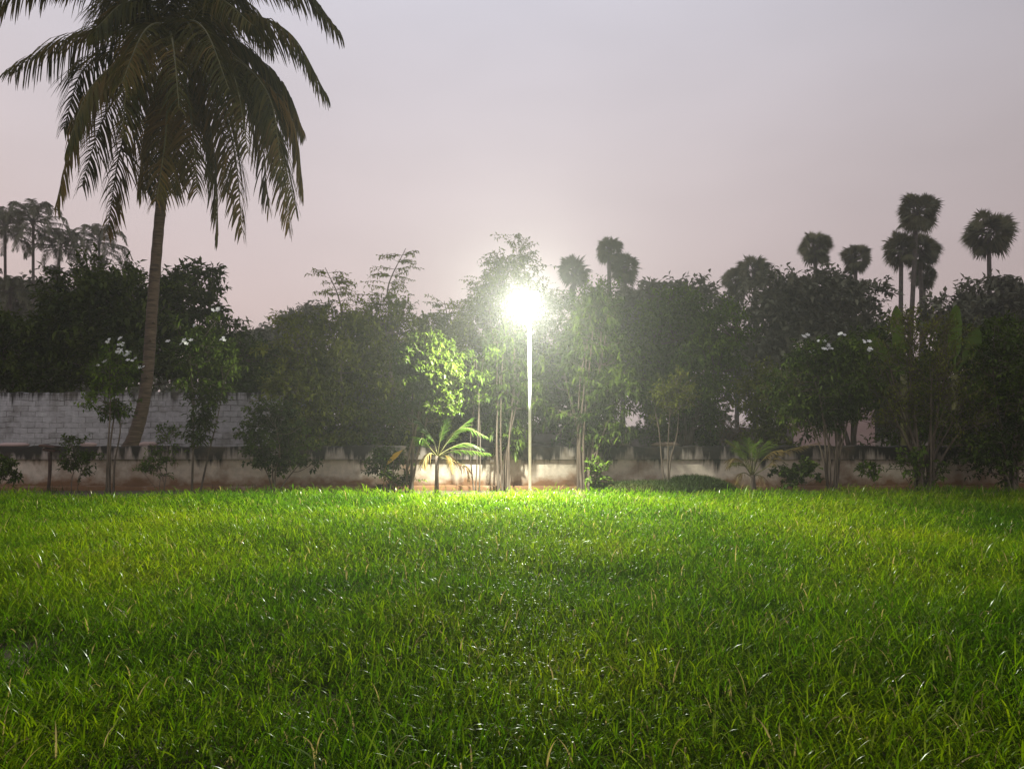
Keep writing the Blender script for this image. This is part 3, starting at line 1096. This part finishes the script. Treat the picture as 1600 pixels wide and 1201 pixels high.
def whip(px, Y, tip, mid, label, seed, n=26):
    """loose feathery shoot standing above a thicket"""
    reseed(seed)
    base = gp(px, Y)
    r = empty("feathery_shoot", base, label, "sapling", "wispy shoots above the thicket")
    P = smooth_path([base, at(px, mid[1] + 60, Y), at(*mid, Y), at(*tip, Y)], 18)
    mb = MB()
    tube(mb, P, np.linspace(.05, .008, 18), 6)
    mb.build("stem", M['bark'], r, smooth=True)
    mb = MB()
    k = rng.random(n) * .36 + .64
    O = P[np.clip((k * 17).astype(int), 0, 17)]
    sgn = np.where(rng.random(n) < .5, -1, 1)
    D = unit(np.stack([sgn * (.6 + .5 * rng.random(n)), rng.normal(size=n) * .6, .15 + .5 * rng.random(n)], 1))
    L = .35 + .55 * rng.random(n) * (1.3 - k)* 2
    twigs(mb, O, D, L, .006, .35, 1)
    lv = 22
    t = np.tile(np.linspace(.2, 1, lv), n)
    D0 = np.repeat(D, lv, 0)
    LL = np.repeat(L, lv)
    LP = np.repeat(O, lv, 0) + D0 * (LL * t)[:, None] + np.array([0, 0, -1.]) * (.35 * LL * t * t)[:, None]
    m = len(LP)
    leaves(mb, LP, unit(D0 * .3 + rdir(m) * .8 + np.array([0, 0, -.5])), unit(rdir(m) + np.array([0, 0, .6])), .10 * (.6 + .7 * rng.random(m)), .034)
    mb.build("foliage", [M['olive'], M['bark']], r)


whip(535, 21.5, (508, 418), (530, 468), "leaning feathery shoot above the olive thicket's left shoulder", 71, 30)
whip(612, 21.8, (634, 388), (606, 450), "taller upright feathery shoot above the thicket's middle", 72, 34)
whip(700, 21.8, (694, 470), (700, 505), "short feathery shoot above the thicket nearest the lamp glow", 73, 18)


# ------------------------------------------------------------------ palms
def frond(mb, path, n_leaf, leaf_len, leaf_w, grav=1.4, seg=4, mat=0, rmat=1, r0=.03, start=.16, ang=.85, side_up=.25):
    P = smooth_path(path, 30)
    tube(mb, P, np.linspace(r0, r0 * .18, 30), 5, rmat, cap=False)
    T = unit(np.gradient(P, axis=0))
    hz = P[-1] - P[0]
    hz[2] = 0
    if np.linalg.norm(hz) < .15:
        hz = np.array([.3, -1, 0])
    S = unit(np.cross(unit(hz), np.array([0, 0, 1.0])))
    u = np.linspace(start, .995, n_leaf)
    for sg in (-1, 1):
        uu = np.clip(u + rng.normal(size=n_leaf) * .004, 0, 1)
        f = uu * 29
        i = np.clip(f.astype(int), 0, 28)
        fr = (f - i)[:, None]
        O = P[i] * (1 - fr) + P[i + 1] * fr
        Tn = unit(T[i] * (1 - fr) + T[i + 1] * fr)
        Nn = unit(np.cross(S, Tn))
        fwd = (ang * .75 + .75 * uu ** 2 + rng.normal(size=n_leaf) * .17 + .14 * np.sin(uu * 23 + rng.random() * 6))[:, None]
        D = unit(Tn * fwd + sg * S + Nn * (side_up + rng.normal(size=n_leaf)[:, None] * .14) * -1)
        Ln = leaf_len * np.interp(uu, [0, start, .35, .65, .9, 1], [.5, .6, 1.0, .95, .6, .35]) * (.78 + .4 * rng.random(n_leaf)) * np.where(rng.random(n_leaf) < .07, .35, 1)
        g = grav * (.8 + .5 * rng.random(n_leaf))
        W = leaf_w * (.8 + .4 * rng.random(n_leaf))
        cur = O.copy()
        rows = []
        prof = np.interp(np.linspace(0, 1, seg + 1), [0, .3, .7, 1], [.7, 1, .8, .1])
        for k in range(seg + 1):
            Dk = unit(D + np.array([0, 0, -1.0]) * (g * (k / seg) ** 1.0)[:, None])
            Wd = unit(Tn - (Tn * Dk).sum(1, keepdims=True) * Dk + .15 * sg * S)
            rows.append(cur - Wd * (W * prof[k] / 2)[:, None])
            rows.append(cur + Wd * (W * prof[k] / 2)[:, None])
            cur = cur + Dk * (Ln / seg)[:, None]
        V = np.stack(rows, 1).reshape(-1, 3)
        b = (np.arange(n_leaf) * (2 * seg + 2))[:, None, None]
        q = np.array([(2 * k, 2 * k + 1, 2 * k + 3, 2 * k + 2) for k in range(seg)])[None] + b
        mb.add(V, q.reshape(-1, 4), None, mat)


def big_palm():
    reseed(81)
    Y = 20.0
    base = gp(186, Y)
    r = empty("coconut_palm", base, "tall coconut palm with leaning trunk and drooping fronds at the upper left", "palm tree")
    pts = [base + np.array([-.1, 0, -.1]), at(190, 722, Y), at(207, 690, Y), at(222, 640, Y), at(231, 580, Y), at(238, 480, Y), at(246, 380, Y), at(254, 290, Y), at(262, 190, Y), at(270, 100, Y)]
    P = smooth_path(pts, 90)
    rad = np.interp(np.linspace(0, 1, 90), [0, .08, .16, .24, .4, .7, 1], [.34, .31, .24, .19, .165, .145, .15])
    rad = rad * .88 * (1 + .035 * np.sin(np.arange(90) * 2.2))
    mb = MB()
    tube(mb, P, rad, 18)
    # old frond-scar knots on the trunk
    for px, py in ((240, 505), (235, 533), (229, 590)):
        c = at(px, py, Y - .15)
        mb2 = mb
        tube(mb2, [c, c + np.array([.03, -.04, .06])], [.05, .02], 7)
    mb.build("trunk", M['palm_bark'], r, smooth=True)

    spec = [  # control pixels of each midrib, tip depth offset in metres
        ([(255, 72), (190, 5), (90, -45), (-25, 20)], -.8), ([(252, 82), (185, 48), (105, 62), (14, 112)], .2),
        ([(252, 86), (185, 100), (125, 175), (88, 318)], -.7), ([(257, 95), (215, 150), (186, 245), (168, 362)], .6),
        ([(250, 92), (205, 120), (160, 190), (128, 290)], 1.3), ([(264, 100), (262, 150), (258, 220), (245, 312)], -1.7),
        ([(274, 100), (292, 145), (302, 215), (308, 300)], -1.3), ([(280, 100), (318, 160), (336, 255), (341, 368)], .3),
        ([(285, 95), (335, 138), (366, 235), (378, 362)], -.7), ([(290, 90), (372, 118), (430, 205), (452, 350)], -.5),
        ([(292, 88), (388, 108), (455, 185), (474, 300)], .6), ([(294, 78), (370, 78), (438, 128), (474, 205)], 1.2),
        ([(292, 66), (372, 24), (452, 52), (510, 148)], -.3), ([(286, 55), (362, -35), (460, -30), (532, 52)], .4),
        ([(282, 50), (318, -40), (392, -70), (470, 0)], -1.2), ([(266, 50), (238, -40), (170, -70), (95, -15)], -1.3),
        ([(272, 48), (276, -60), (292, -130), (330, -150)], .5), ([(264, 52), (225, -70), (160, -140), (70, -150)], .5),
        ([(268, 80), (255, 40), (225, 50), (190, 130)], -3.2), ([(276, 80), (292, 35), (322, 50), (358, 140)], -3.2),
        ([(270, 85), (266, 50), (272, 80), (280, 170)], -3.9), ([(262, 84), (240, 60), (205, 95), (190, 215)], -2.4),
        ([(282, 84), (320, 70), (365, 120), (388, 240)], -2.3), ([(268, 80), (240, 30), (215, 60), (200, 170)], 2.8),
        ([(276, 80), (310, 20), (350, 60), (375, 180)], 2.9), ([(272, 85), (290, 40), (300, 80), (310, 190)], 3.4),
        ([(266, 90), (250, 120), (230, 190), (215, 300)], -.2), ([(280, 92), (310, 120), (345, 190), (355, 300)], 1.6),
        ([(278, 92), (340, 110), (400, 180), (420, 320)], 1.4), ([(286, 84), (360, 90), (420, 150), (440, 270)], -1.6),
        ([(256, 88), (200, 90), (140, 140), (105, 230)], -1.6),
        ([(272, 98), (280, 150), (280, 220), (270, 300)], -.5),
       
        ([(268, 98), (255, 160), (240, 230), (230, 300)], .9), ([(288, 90), (355, 120), (425, 195), (462, 325)], -1.2),
        ([(256, 84), (195, 75), (130, 110), (100, 200)], .9), ([(286, 80), (350, 60), (420, 110), (455, 210)], .9), ([(274, 55), (285, -60), (350, -120), (420, -110)], 2.0),
        ([(278, 60), (320, -10), (380, 5), (425, 70)], 1.6), ([(262, 60), (225, 0), (175, 5), (135, 60)], 1.4), ([(284, 84), (345, 75), (405, 130), (432, 220)], -.9),
        ([(268, 70), (258, 10), (240, -40), (205, -40)], -1.4), ([(274, 70), (284, 5), (305, -45), (345, -50)], -1.2),
        ([(270, 70), (268, 0), (262, -60), (250, -110)], 1.0), ([(280, 75), (308, 20), (345, 0), (395, 40)], -1.9),
        ([(262, 75), (235, 20), (195, 5), (150, 45)], -1.9), ([(272, 80), (282, 40), (296, 40), (312, 100)], -2.6),
    ]
    for pp, dy in spec:
        n = len(pp)
        path = [at(p[0], p[1], Y + dy * (k / (n - 1)) ** .8) for k, p in enumerate(pp)]
        mb = MB()
        frond(mb, path, 92, 1.12 + .2 * rng.random(), .044, grav=1.5 + rng.random(), r0=.04, start=.12)
        mb.build("frond", [M['coco_old' if pp[-1][1] > 280 and rng.random() < .6 else 'coco'], M['rachis']], r)
    mb = MB()                                        # fibrous crown heart and a nut bunch
    for k in range(9):
        a = k * .7
        c = at(270, 100, Y) + np.array([math.cos(a) * .18, math.sin(a) * .18, -.1])
        tube(mb, [c, c + np.array([math.cos(a) * .16, math.sin(a) * .16, .55])], [.09, .03], 7)
    mb.build("crown_heart", M['palm_bark'], r, smooth=True)


big_palm()


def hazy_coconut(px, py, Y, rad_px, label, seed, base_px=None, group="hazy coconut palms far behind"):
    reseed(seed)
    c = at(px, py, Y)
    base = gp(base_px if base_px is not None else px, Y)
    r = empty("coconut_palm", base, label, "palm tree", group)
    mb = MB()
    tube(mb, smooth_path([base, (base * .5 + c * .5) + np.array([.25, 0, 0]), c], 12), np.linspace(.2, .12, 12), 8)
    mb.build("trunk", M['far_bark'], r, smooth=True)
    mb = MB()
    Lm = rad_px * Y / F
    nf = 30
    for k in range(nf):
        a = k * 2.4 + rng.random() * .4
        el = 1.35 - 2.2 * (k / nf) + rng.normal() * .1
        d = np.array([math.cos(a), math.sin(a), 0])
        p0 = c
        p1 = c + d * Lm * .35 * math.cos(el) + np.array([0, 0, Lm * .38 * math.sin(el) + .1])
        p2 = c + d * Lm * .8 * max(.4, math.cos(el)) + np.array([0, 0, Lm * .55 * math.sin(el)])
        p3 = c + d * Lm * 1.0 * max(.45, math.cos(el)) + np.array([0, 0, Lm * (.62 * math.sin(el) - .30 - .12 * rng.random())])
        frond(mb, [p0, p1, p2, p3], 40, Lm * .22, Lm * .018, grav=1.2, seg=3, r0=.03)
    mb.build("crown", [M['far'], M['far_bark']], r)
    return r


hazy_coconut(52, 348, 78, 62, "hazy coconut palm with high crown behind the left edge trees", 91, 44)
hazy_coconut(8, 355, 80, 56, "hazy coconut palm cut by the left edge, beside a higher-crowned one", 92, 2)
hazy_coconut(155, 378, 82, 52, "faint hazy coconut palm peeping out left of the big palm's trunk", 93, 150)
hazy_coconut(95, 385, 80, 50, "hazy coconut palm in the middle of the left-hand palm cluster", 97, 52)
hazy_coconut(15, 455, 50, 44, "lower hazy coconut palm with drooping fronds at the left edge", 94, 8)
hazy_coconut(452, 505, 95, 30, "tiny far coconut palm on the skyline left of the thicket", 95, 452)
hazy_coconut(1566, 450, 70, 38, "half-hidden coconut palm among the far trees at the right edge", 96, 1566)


def palmyra(px, py, Y, rpx, label, seed, base_px=None, squash=1.0):
    reseed(seed)
    c = at(px, py, Y)
    base = gp(base_px if base_px is not None else px, Y)
    r = empty("palmyra_palm", base, label, "palm tree", "fan palms on the skyline")
    Rm = rpx * Y / F
    mb = MB()
    P = smooth_path([base, base * .5 + c * .5 + rng.normal(size=3) * np.array([.15, .15, 0]), c + np.array([0, 0, -.1 * Rm])], 16)
    tube(mb, P, np.interp(np.linspace(0, 1, 16), [0, .1, .6, 1], [.36, .26, .22, .19]), 9)
    mb.build("trunk", M['far_bark'], r, smooth=True)
    mb = MB()
    nf = 54
    # petiole directions: full ball, a little flattened, dead fans hanging close to the trunk
    for k in range(nf):
        z = 1 - 1.8 * (k + .5) / nf
        a = k * 2.39996 + rng.random() * .9
        h = math.sqrt(max(0, 1 - z * z))
        lowr = z < 0
        d = unit(np.array([math.cos(a) * h, math.sin(a) * h, z * squash + .02]))
        d = d * np.array([1, 1, 1.0]) if not lowr else d * np.array([.82, .82, 1.3])
        pl = Rm * (.3 + .33 * rng.random())
        tube(mb, [c, c + d * pl], [.04, .025], 4, 1, cap=False)
        fc = c + d * pl
        nrm = unit(np.cross(d, rdir(1)[0]))
        # fan of stiff fingers
        s = unit(np.cross(nrm, d))
        nb = 22
        th = np.linspace(-1.75, 1.75, nb) + rng.normal(size=nb) * .04
        D = np.cos(th)[:, None] * d + np.sin(th)[:, None] * s + nrm * (.16 * np.abs(np.sin(th)))[:, None]
        D = unit(D + np.array([0, 0, -.10]))
        LL = Rm * (.40 + .12 * rng.random(nb)) * (.85 + .15 * np.cos(th))
        leaves(mb, np.tile(fc, (nb, 1)), D, np.tile(nrm, (nb, 1)), LL, Rm * .058, fold=.12, droop=.2)
    mb.build("crown", [M['palmyra'], M['far_bark']], r)
    return r


palmyra(1432, 332, 76, 40, "tallest fan palm standing over the right-hand palm cluster", 101, 1412)
palmyra(1408, 390, 77, 35, "fan palm below the tallest crown, left of its cluster", 102, 1407, 1.1)
palmyra(1438, 392, 81, 34, "fan palm tucked in the middle of the right-hand cluster", 103, 1432)
palmyra(1443, 432, 84, 25, "lowest fan palm of the right-hand cluster", 107, 1436)
palmyra(1545, 366, 77, 45, "full-headed lone fan palm at the far right with clear trunk", 104)
palmyra(1274, 388, 81, 32, "round-headed fan palm alone above the hazy tree mass", 105)
palmyra(1337, 404, 89, 30, "bluish fan palm between the lone round one and the tall cluster", 106, 1330)
palmyra(1178, 424, 89, 32, "low fan palm sunk in the left end of the hazy tree mass", 108)
palmyra(1150, 438, 94, 26, "small fan palm half sunk beside another left of the hazy mass", 109)
palmyra(952, 390, 76, 26, "upper fan palm of the pair right of the lamp", 110, 950)
palmyra(977, 420, 78, 31, "lower rounder fan palm of the pair right of the lamp", 111, 972)
palmyra(897, 424, 78, 33, "fan palm half lost in the lamp's glow", 112)


# young palms in front of the wall
def young_palm():
    reseed(85)
    Y = 16.6
    base = gp(683, Y)
    r = empty("young_coconut_palm", base, "young coconut palm with lit arching fronds before the wall left of the lamp post", "palm tree")
    c = at(683, 712, Y)
    mb = MB()
    tube(mb, [base - np.array([0, 0, .05]), base * .5 + c * .5, c], [.055, .04, .045], 9)
    mb.build("stem", M['pale_bark'], r, smooth=True)
    spec = [([(683, 712), (678, 690), (664, 668), (650, 652)], .2, 'young'), ([(683, 712), (688, 685), (692, 668), (694, 660)], -.1, 'young'),
            ([(684, 712), (700, 690), (715, 672), (735, 655)], .3, 'young'), ([(684, 712), (705, 680), (728, 668), (760, 682)], -.35, 'young'),
            ([(684, 713), (710, 704), (735, 704), (764, 708)], -.4, 'young'), ([(682, 712), (668, 695), (660, 685), (655, 690)], -.5, 'young'),
            ([(684, 712), (708, 698), (730, 692), (752, 700)], .3, 'young'), ([(681, 712), (672, 708), (664, 716), (660, 728)], -.3, 'straw'),
            ([(684, 714), (715, 722), (730, 730), (734, 750)], -.2, 'dry'), ([(683, 714), (700, 712), (706, 722), (708, 738)], -.5, 'straw')]
    for pp, dy, mname in spec:
        path = [at(p[0], p[1], Y + dy * k / 3) for k, p in enumerate(pp)]
        mb = MB()
        frond(mb, path, 24, .30, .017, grav=.7 if mname == 'young' else 1.6, r0=.014, start=.25, ang=2.6 if pp[-1][1] < 675 else 1.3)
        mb.build("frond" if mname == 'young' else "dry_frond", [M[mname], M['rachis']], r)
    # a yellowed fallen-over leaf standing left of it, on its own stalk
    b = gp(600, 16.9)
    q = empty("yellow_leaf", b, "single orange-yellow leaf blade on a bent stalk left of the young palm", "leaf")
    mb = MB()
    tube(mb, smooth_path([b, at(601, 738, 16.9), at(606, 722, 16.9)], 8), np.linspace(.012, .008, 8), 5)
    mb.build("stalk", M['straw'], q)
    mb = MB()
    p0, p1 = at(604, 726, 16.9), at(629, 703, 16.8)
    d = p1 - p0
    t = np.linspace(0, 1, 9)
    wd = np.interp(t, [0, .3, .6, 1], [.02, .09, .11, .01])
    nrm = unit(np.cross(d, [0, 1.0, 0]))
    mid = p0 + d * t[:, None] + nrm * (np.sin(t * 3.14) * .02)[:, None]
    V = np.concatenate([mid - nrm * wd[:, None] / 2, mid + np.array([0, .02, 0]), mid + nrm * wd[:, None] / 2])
    mb.add(V, [(k + o, k + 1 + o, k + 10 + o, k + 9 + o) for k in range(8) for o in (0, 9)])
    mb.build("blade", M['yellow'], q, smooth=True)


young_palm()


def feathery_palm():
    reseed(86)
    Y = 17.0
    base = gp(1175, Y)
    r = empty("feathery_palm", base, "small bushy feather palm with drying yellow fronds before the wall", "palm tree")
    c = at(1175, 742, Y)
    mb = MB()
    tube(mb, [base - np.array([0, 0, .05]), c], [.07, .06], 9)
    mb.build("stem", M['pale_bark'], r, smooth=True)
    spec = [([(1174, 742), (1166, 720), (1152, 700), (1138, 688)], .2, 'olive'), ([(1175, 742), (1172, 715), (1170, 698), (1168, 686)], -.2, 'mid'),
            ([(1176, 742), (1184, 715), (1190, 700), (1198, 690)], .1, 'mid'), ([(1176, 742), (1192, 718), (1206, 706), (1220, 703)], -.3, 'straw'),
            ([(1174, 742), (1160, 722), (1146, 716), (1136, 730)], -.3, 'straw'), ([(1175, 742), (1180, 720), (1183, 705), (1178, 694)], .4, 'mid'),
            ([(1173, 742), (1162, 716), (1156, 700), (1152, 690)], .5, 'mid'), ([(1176, 744), (1186, 742), (1192, 748), (1196, 758)], -.4, 'dry'),
            ([(1178, 742), (1200, 728), (1222, 706), (1280, 691)], -.3, 'straw'),
            ([(1175, 742), (1168, 718), (1160, 706), (1146, 700)], -.1, 'mid'), ([(1176, 742), (1182, 716), (1192, 702), (1210, 694)], .3, 'mid'),
            ([(1175, 742), (1176, 714), (1176, 700), (1186, 688)], 0, 'mid'), ([(1174, 742), (1164, 728), (1154, 722), (1146, 726)], -.5, 'olive'), ([(1174, 744), (1162, 738), (1154, 745), (1150, 756)], -.4, 'straw')]
    for pp, dy, mname in spec:
        path = [at(p[0], p[1], Y + dy * k / 3) for k, p in enumerate(pp)]
        mb = MB()
        frond(mb, path, 26, .27, .010, grav=.7 if mname in ('mid', 'olive') else 1.3, r0=.013, start=.3, ang=1.4)
        mb.build("dry_frond" if mname in ('straw', 'dry') else "frond", [M[mname], M['rachis']], r)


feathery_palm()


def banana(px, Y, tops, label, seed):
    reseed(seed)
    base = gp(px, Y)
    r = empty("banana_plant", base, label, "banana plant", "banana plants beyond the wall")
    c = at(px, 585, Y)
    mb = MB()
    tube(mb, [base - np.array([0, 0, .05]), c], [.13, .08], 10)
    mb.build("stem", M['rachis'], r, smooth=True)
    for (tx, ty, bx, dy) in tops:
        mid = at(bx, (585 + ty) / 2 - 6, Y + dy * .5)
        tip = at(tx, ty, Y + dy)
        P = smooth_path([c, mid, tip], 16)
        mb = MB()
        T = unit(np.gradient(P, axis=0))
        side = unit(np.cross(T, np.array([.35 * rng.normal(), -1, .2])))
        N_ = np.cross(side, T)
        t = np.linspace(0, 1, 16)
        wd = np.interp(t, [0, .2, .3, .65, .92, 1], [.02, .03, .14, .17, .10, .01])
        wave = .025 * np.sin(np.arange(16) * 1.9)
        V = np.concatenate([P - side * wd[:, None] + N_ * (wd * .35 + wave)[:, None], P, P + side * wd[:, None] + N_ * (wd * .35 - wave)[:, None]])
        mb.add(V, [(k + o, k + 1 + o, k + 17 + o, k + 16 + o) for k in range(15) for o in (0, 16)])
        mb.build("leaf", M['banana'], r, smooth=True)


banana(1412, 20.5, [(1400, 477, 1401, 0), (1356, 522, 1374, -.5)], "banana plant with one upright leaf behind the twiggy tree's left side", 121)
banana(1492, 20.5, [(1494, 476, 1492, 0), (1528, 512, 1518, .3)], "banana plant with upright leaves behind the twiggy tree's right side", 122)

# ------------------------------------------------------------------ far trees
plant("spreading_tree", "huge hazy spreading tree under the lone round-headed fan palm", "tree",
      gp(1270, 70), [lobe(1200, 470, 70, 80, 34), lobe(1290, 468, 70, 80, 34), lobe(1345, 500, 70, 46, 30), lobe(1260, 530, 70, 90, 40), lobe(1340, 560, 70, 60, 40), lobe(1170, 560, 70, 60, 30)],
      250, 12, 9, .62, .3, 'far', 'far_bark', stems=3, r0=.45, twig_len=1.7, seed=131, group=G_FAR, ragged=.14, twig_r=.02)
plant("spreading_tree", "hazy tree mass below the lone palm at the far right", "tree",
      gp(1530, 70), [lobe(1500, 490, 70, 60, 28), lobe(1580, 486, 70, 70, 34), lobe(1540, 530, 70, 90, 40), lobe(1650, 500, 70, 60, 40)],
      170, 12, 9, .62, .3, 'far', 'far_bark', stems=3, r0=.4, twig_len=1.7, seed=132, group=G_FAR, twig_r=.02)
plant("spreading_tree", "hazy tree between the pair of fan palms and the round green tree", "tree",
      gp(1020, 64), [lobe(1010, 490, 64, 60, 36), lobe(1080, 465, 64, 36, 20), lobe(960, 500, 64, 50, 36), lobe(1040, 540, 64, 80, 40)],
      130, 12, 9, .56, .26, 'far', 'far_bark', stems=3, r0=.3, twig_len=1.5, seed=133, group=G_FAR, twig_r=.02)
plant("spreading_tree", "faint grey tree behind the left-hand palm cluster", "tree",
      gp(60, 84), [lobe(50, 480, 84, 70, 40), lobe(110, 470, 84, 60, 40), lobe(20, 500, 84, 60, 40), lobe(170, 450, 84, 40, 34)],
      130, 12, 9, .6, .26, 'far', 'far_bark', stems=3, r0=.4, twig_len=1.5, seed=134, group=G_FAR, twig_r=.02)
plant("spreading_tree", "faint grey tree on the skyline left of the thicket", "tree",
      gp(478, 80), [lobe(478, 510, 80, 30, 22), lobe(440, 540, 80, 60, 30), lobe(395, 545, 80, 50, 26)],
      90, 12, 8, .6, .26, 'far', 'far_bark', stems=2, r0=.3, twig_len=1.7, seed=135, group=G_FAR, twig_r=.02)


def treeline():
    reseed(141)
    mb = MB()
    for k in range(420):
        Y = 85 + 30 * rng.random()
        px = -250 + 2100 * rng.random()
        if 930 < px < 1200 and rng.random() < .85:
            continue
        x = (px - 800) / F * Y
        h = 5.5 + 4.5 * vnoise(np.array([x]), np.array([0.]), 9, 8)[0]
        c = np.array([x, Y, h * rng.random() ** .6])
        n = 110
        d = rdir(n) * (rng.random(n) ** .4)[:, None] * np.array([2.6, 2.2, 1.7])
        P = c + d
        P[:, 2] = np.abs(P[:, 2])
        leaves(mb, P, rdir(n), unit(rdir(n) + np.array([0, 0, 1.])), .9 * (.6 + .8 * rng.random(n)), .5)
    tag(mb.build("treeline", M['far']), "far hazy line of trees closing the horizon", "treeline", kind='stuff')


treeline()


# ------------------------------------------------------------------ small things
def slab_post():
    reseed(151)
    Y = 17.5
    b = gp(80, Y)
    r = empty("slab_post", b, "short post carrying a tilted rusty brown slab before the wall at far left", "post")
    mb = MB()
    t = at(78, 706, Y)
    tube(mb, smooth_path([b - np.array([0, 0, .05]), b * .5 + t * .5 + np.array([.02, 0, 0]), t], 8), np.linspace(.032, .04, 8), 8)
    mb.build("post", M['rust'], r, smooth=True)
    mb = MB()
    a = .12
    rot = np.array([[math.cos(a), 0, math.sin(a)], [0, 1, 0], [-math.sin(a), 0, math.cos(a)]])
    box(mb, at(78, 697, Y), (.36, .26, .05), rot, bev=.012)
    box(mb, at(80, 703, Y), (.28, .2, .06), rot, bev=.012)
    mb.build("slab", M['rust'], r)


slab_post()


def wall_plate():
    c = at(769, 719, 18.28)
    mb = MB()
    box(mb, c, (.085, .03, .085), bev=.008)
    tube(mb, [c + np.array([0, -.012, 0]), c + np.array([0, -.03, 0])], [.022, .02], 10)
    tag(mb.build("wall_plate", M['tin'], origin=c), "tiny bright white plate fixed on the low wall left of the lamp post", "wall plate")


wall_plate()


def strip_light():
    c = at(1552, 513, 30)
    mb = MB()
    box(mb, c, (.40, .06, .06), bev=.01)
    for a in (-1, 1):
        box(mb, c + np.array([a * .215, 0, 0]), (.025, .075, .075), bev=.008)
    tube(mb, [c + np.array([0, .05, -c[2] - .05]), c + np.array([0, .05, .02])], [.03, .03], 8)
    tag(mb.build("strip_light", M['tin'], origin=(c[0], c[1], 0)), "short bright white strip glimpsed among the trees at the far right", "strip light")


strip_light()


def stones():
    reseed(152)
    for px, py_s, label in ((232, 5.5, "pale rough stone lying on the wall coping beside the palm foot"), (138, 4, "small pale stone lying on the wall coping near the rusty slab"),
                            (22, 3.5, "small chipped stone on the wall coping left of the rusty slab"), (1040, 4.5, "loose brown brick lying on the coping behind the thin young tree"),
                            (965, 5, "loose broken brick lying on the coping right of the forked shrub")):
        c = at(px, 690, 18.4)
        c[2] = 1.0
        s = np.array([.16 + .18 * rng.random(), .1, .035 + .012 * py_s])
        n = 9
        mb = MB()
        rows = []
        for k, (zz, f) in enumerate(((-.03, .9), (.3, 1.05), (.75, .95), (1, .65))):
            a = np.arange(n) / n * 2 * math.pi
            rr = f * (.85 + .3 * rng.random(n))
            rows.append(np.stack([c[0] + np.cos(a) * s[0] * rr, c[1] + np.sin(a) * s[1] * rr, np.full(n, c[2] + zz * s[2])], 1))
        V = np.concatenate(rows + [c[None] + [[0, 0, s[2]]]])
        q = [(k * n + i, k * n + (i + 1) % n, (k + 1) * n + (i + 1) % n, (k + 1) * n + i) for k in range(3) for i in range(n)]
        mb.add(V, q, [(3 * n + i, 3 * n + (i + 1) % n, 4 * n) for i in range(n)])
        tag(mb.build("loose_stone", M['coping'] if px > 500 else M['pink_wall'], origin=c), label, "stone", "loose stones on the wall coping")


stones()


# ------------------------------------------------------------------ evening haze
def haze():
    mb = MB()
    box(mb, (0, 100, 14), (660, 660, 30))
    m, n, o = new_mat("evening_haze")
    v = N(n, "ShaderNodeVolumePrincipled")
    v.inputs["Color"].default_value = (.94, .94, .88, 1)
    v.inputs["Density"].default_value = HAZE_DENSITY
    v.inputs["Anisotropy"].default_value = .72
    n.links.new(v.outputs[0], o.inputs["Volume"])
    tag(mb.build("haze", m, origin=(0, 100, 14)), "thin pale evening haze over the whole place", "haze", kind='stuff')


haze()
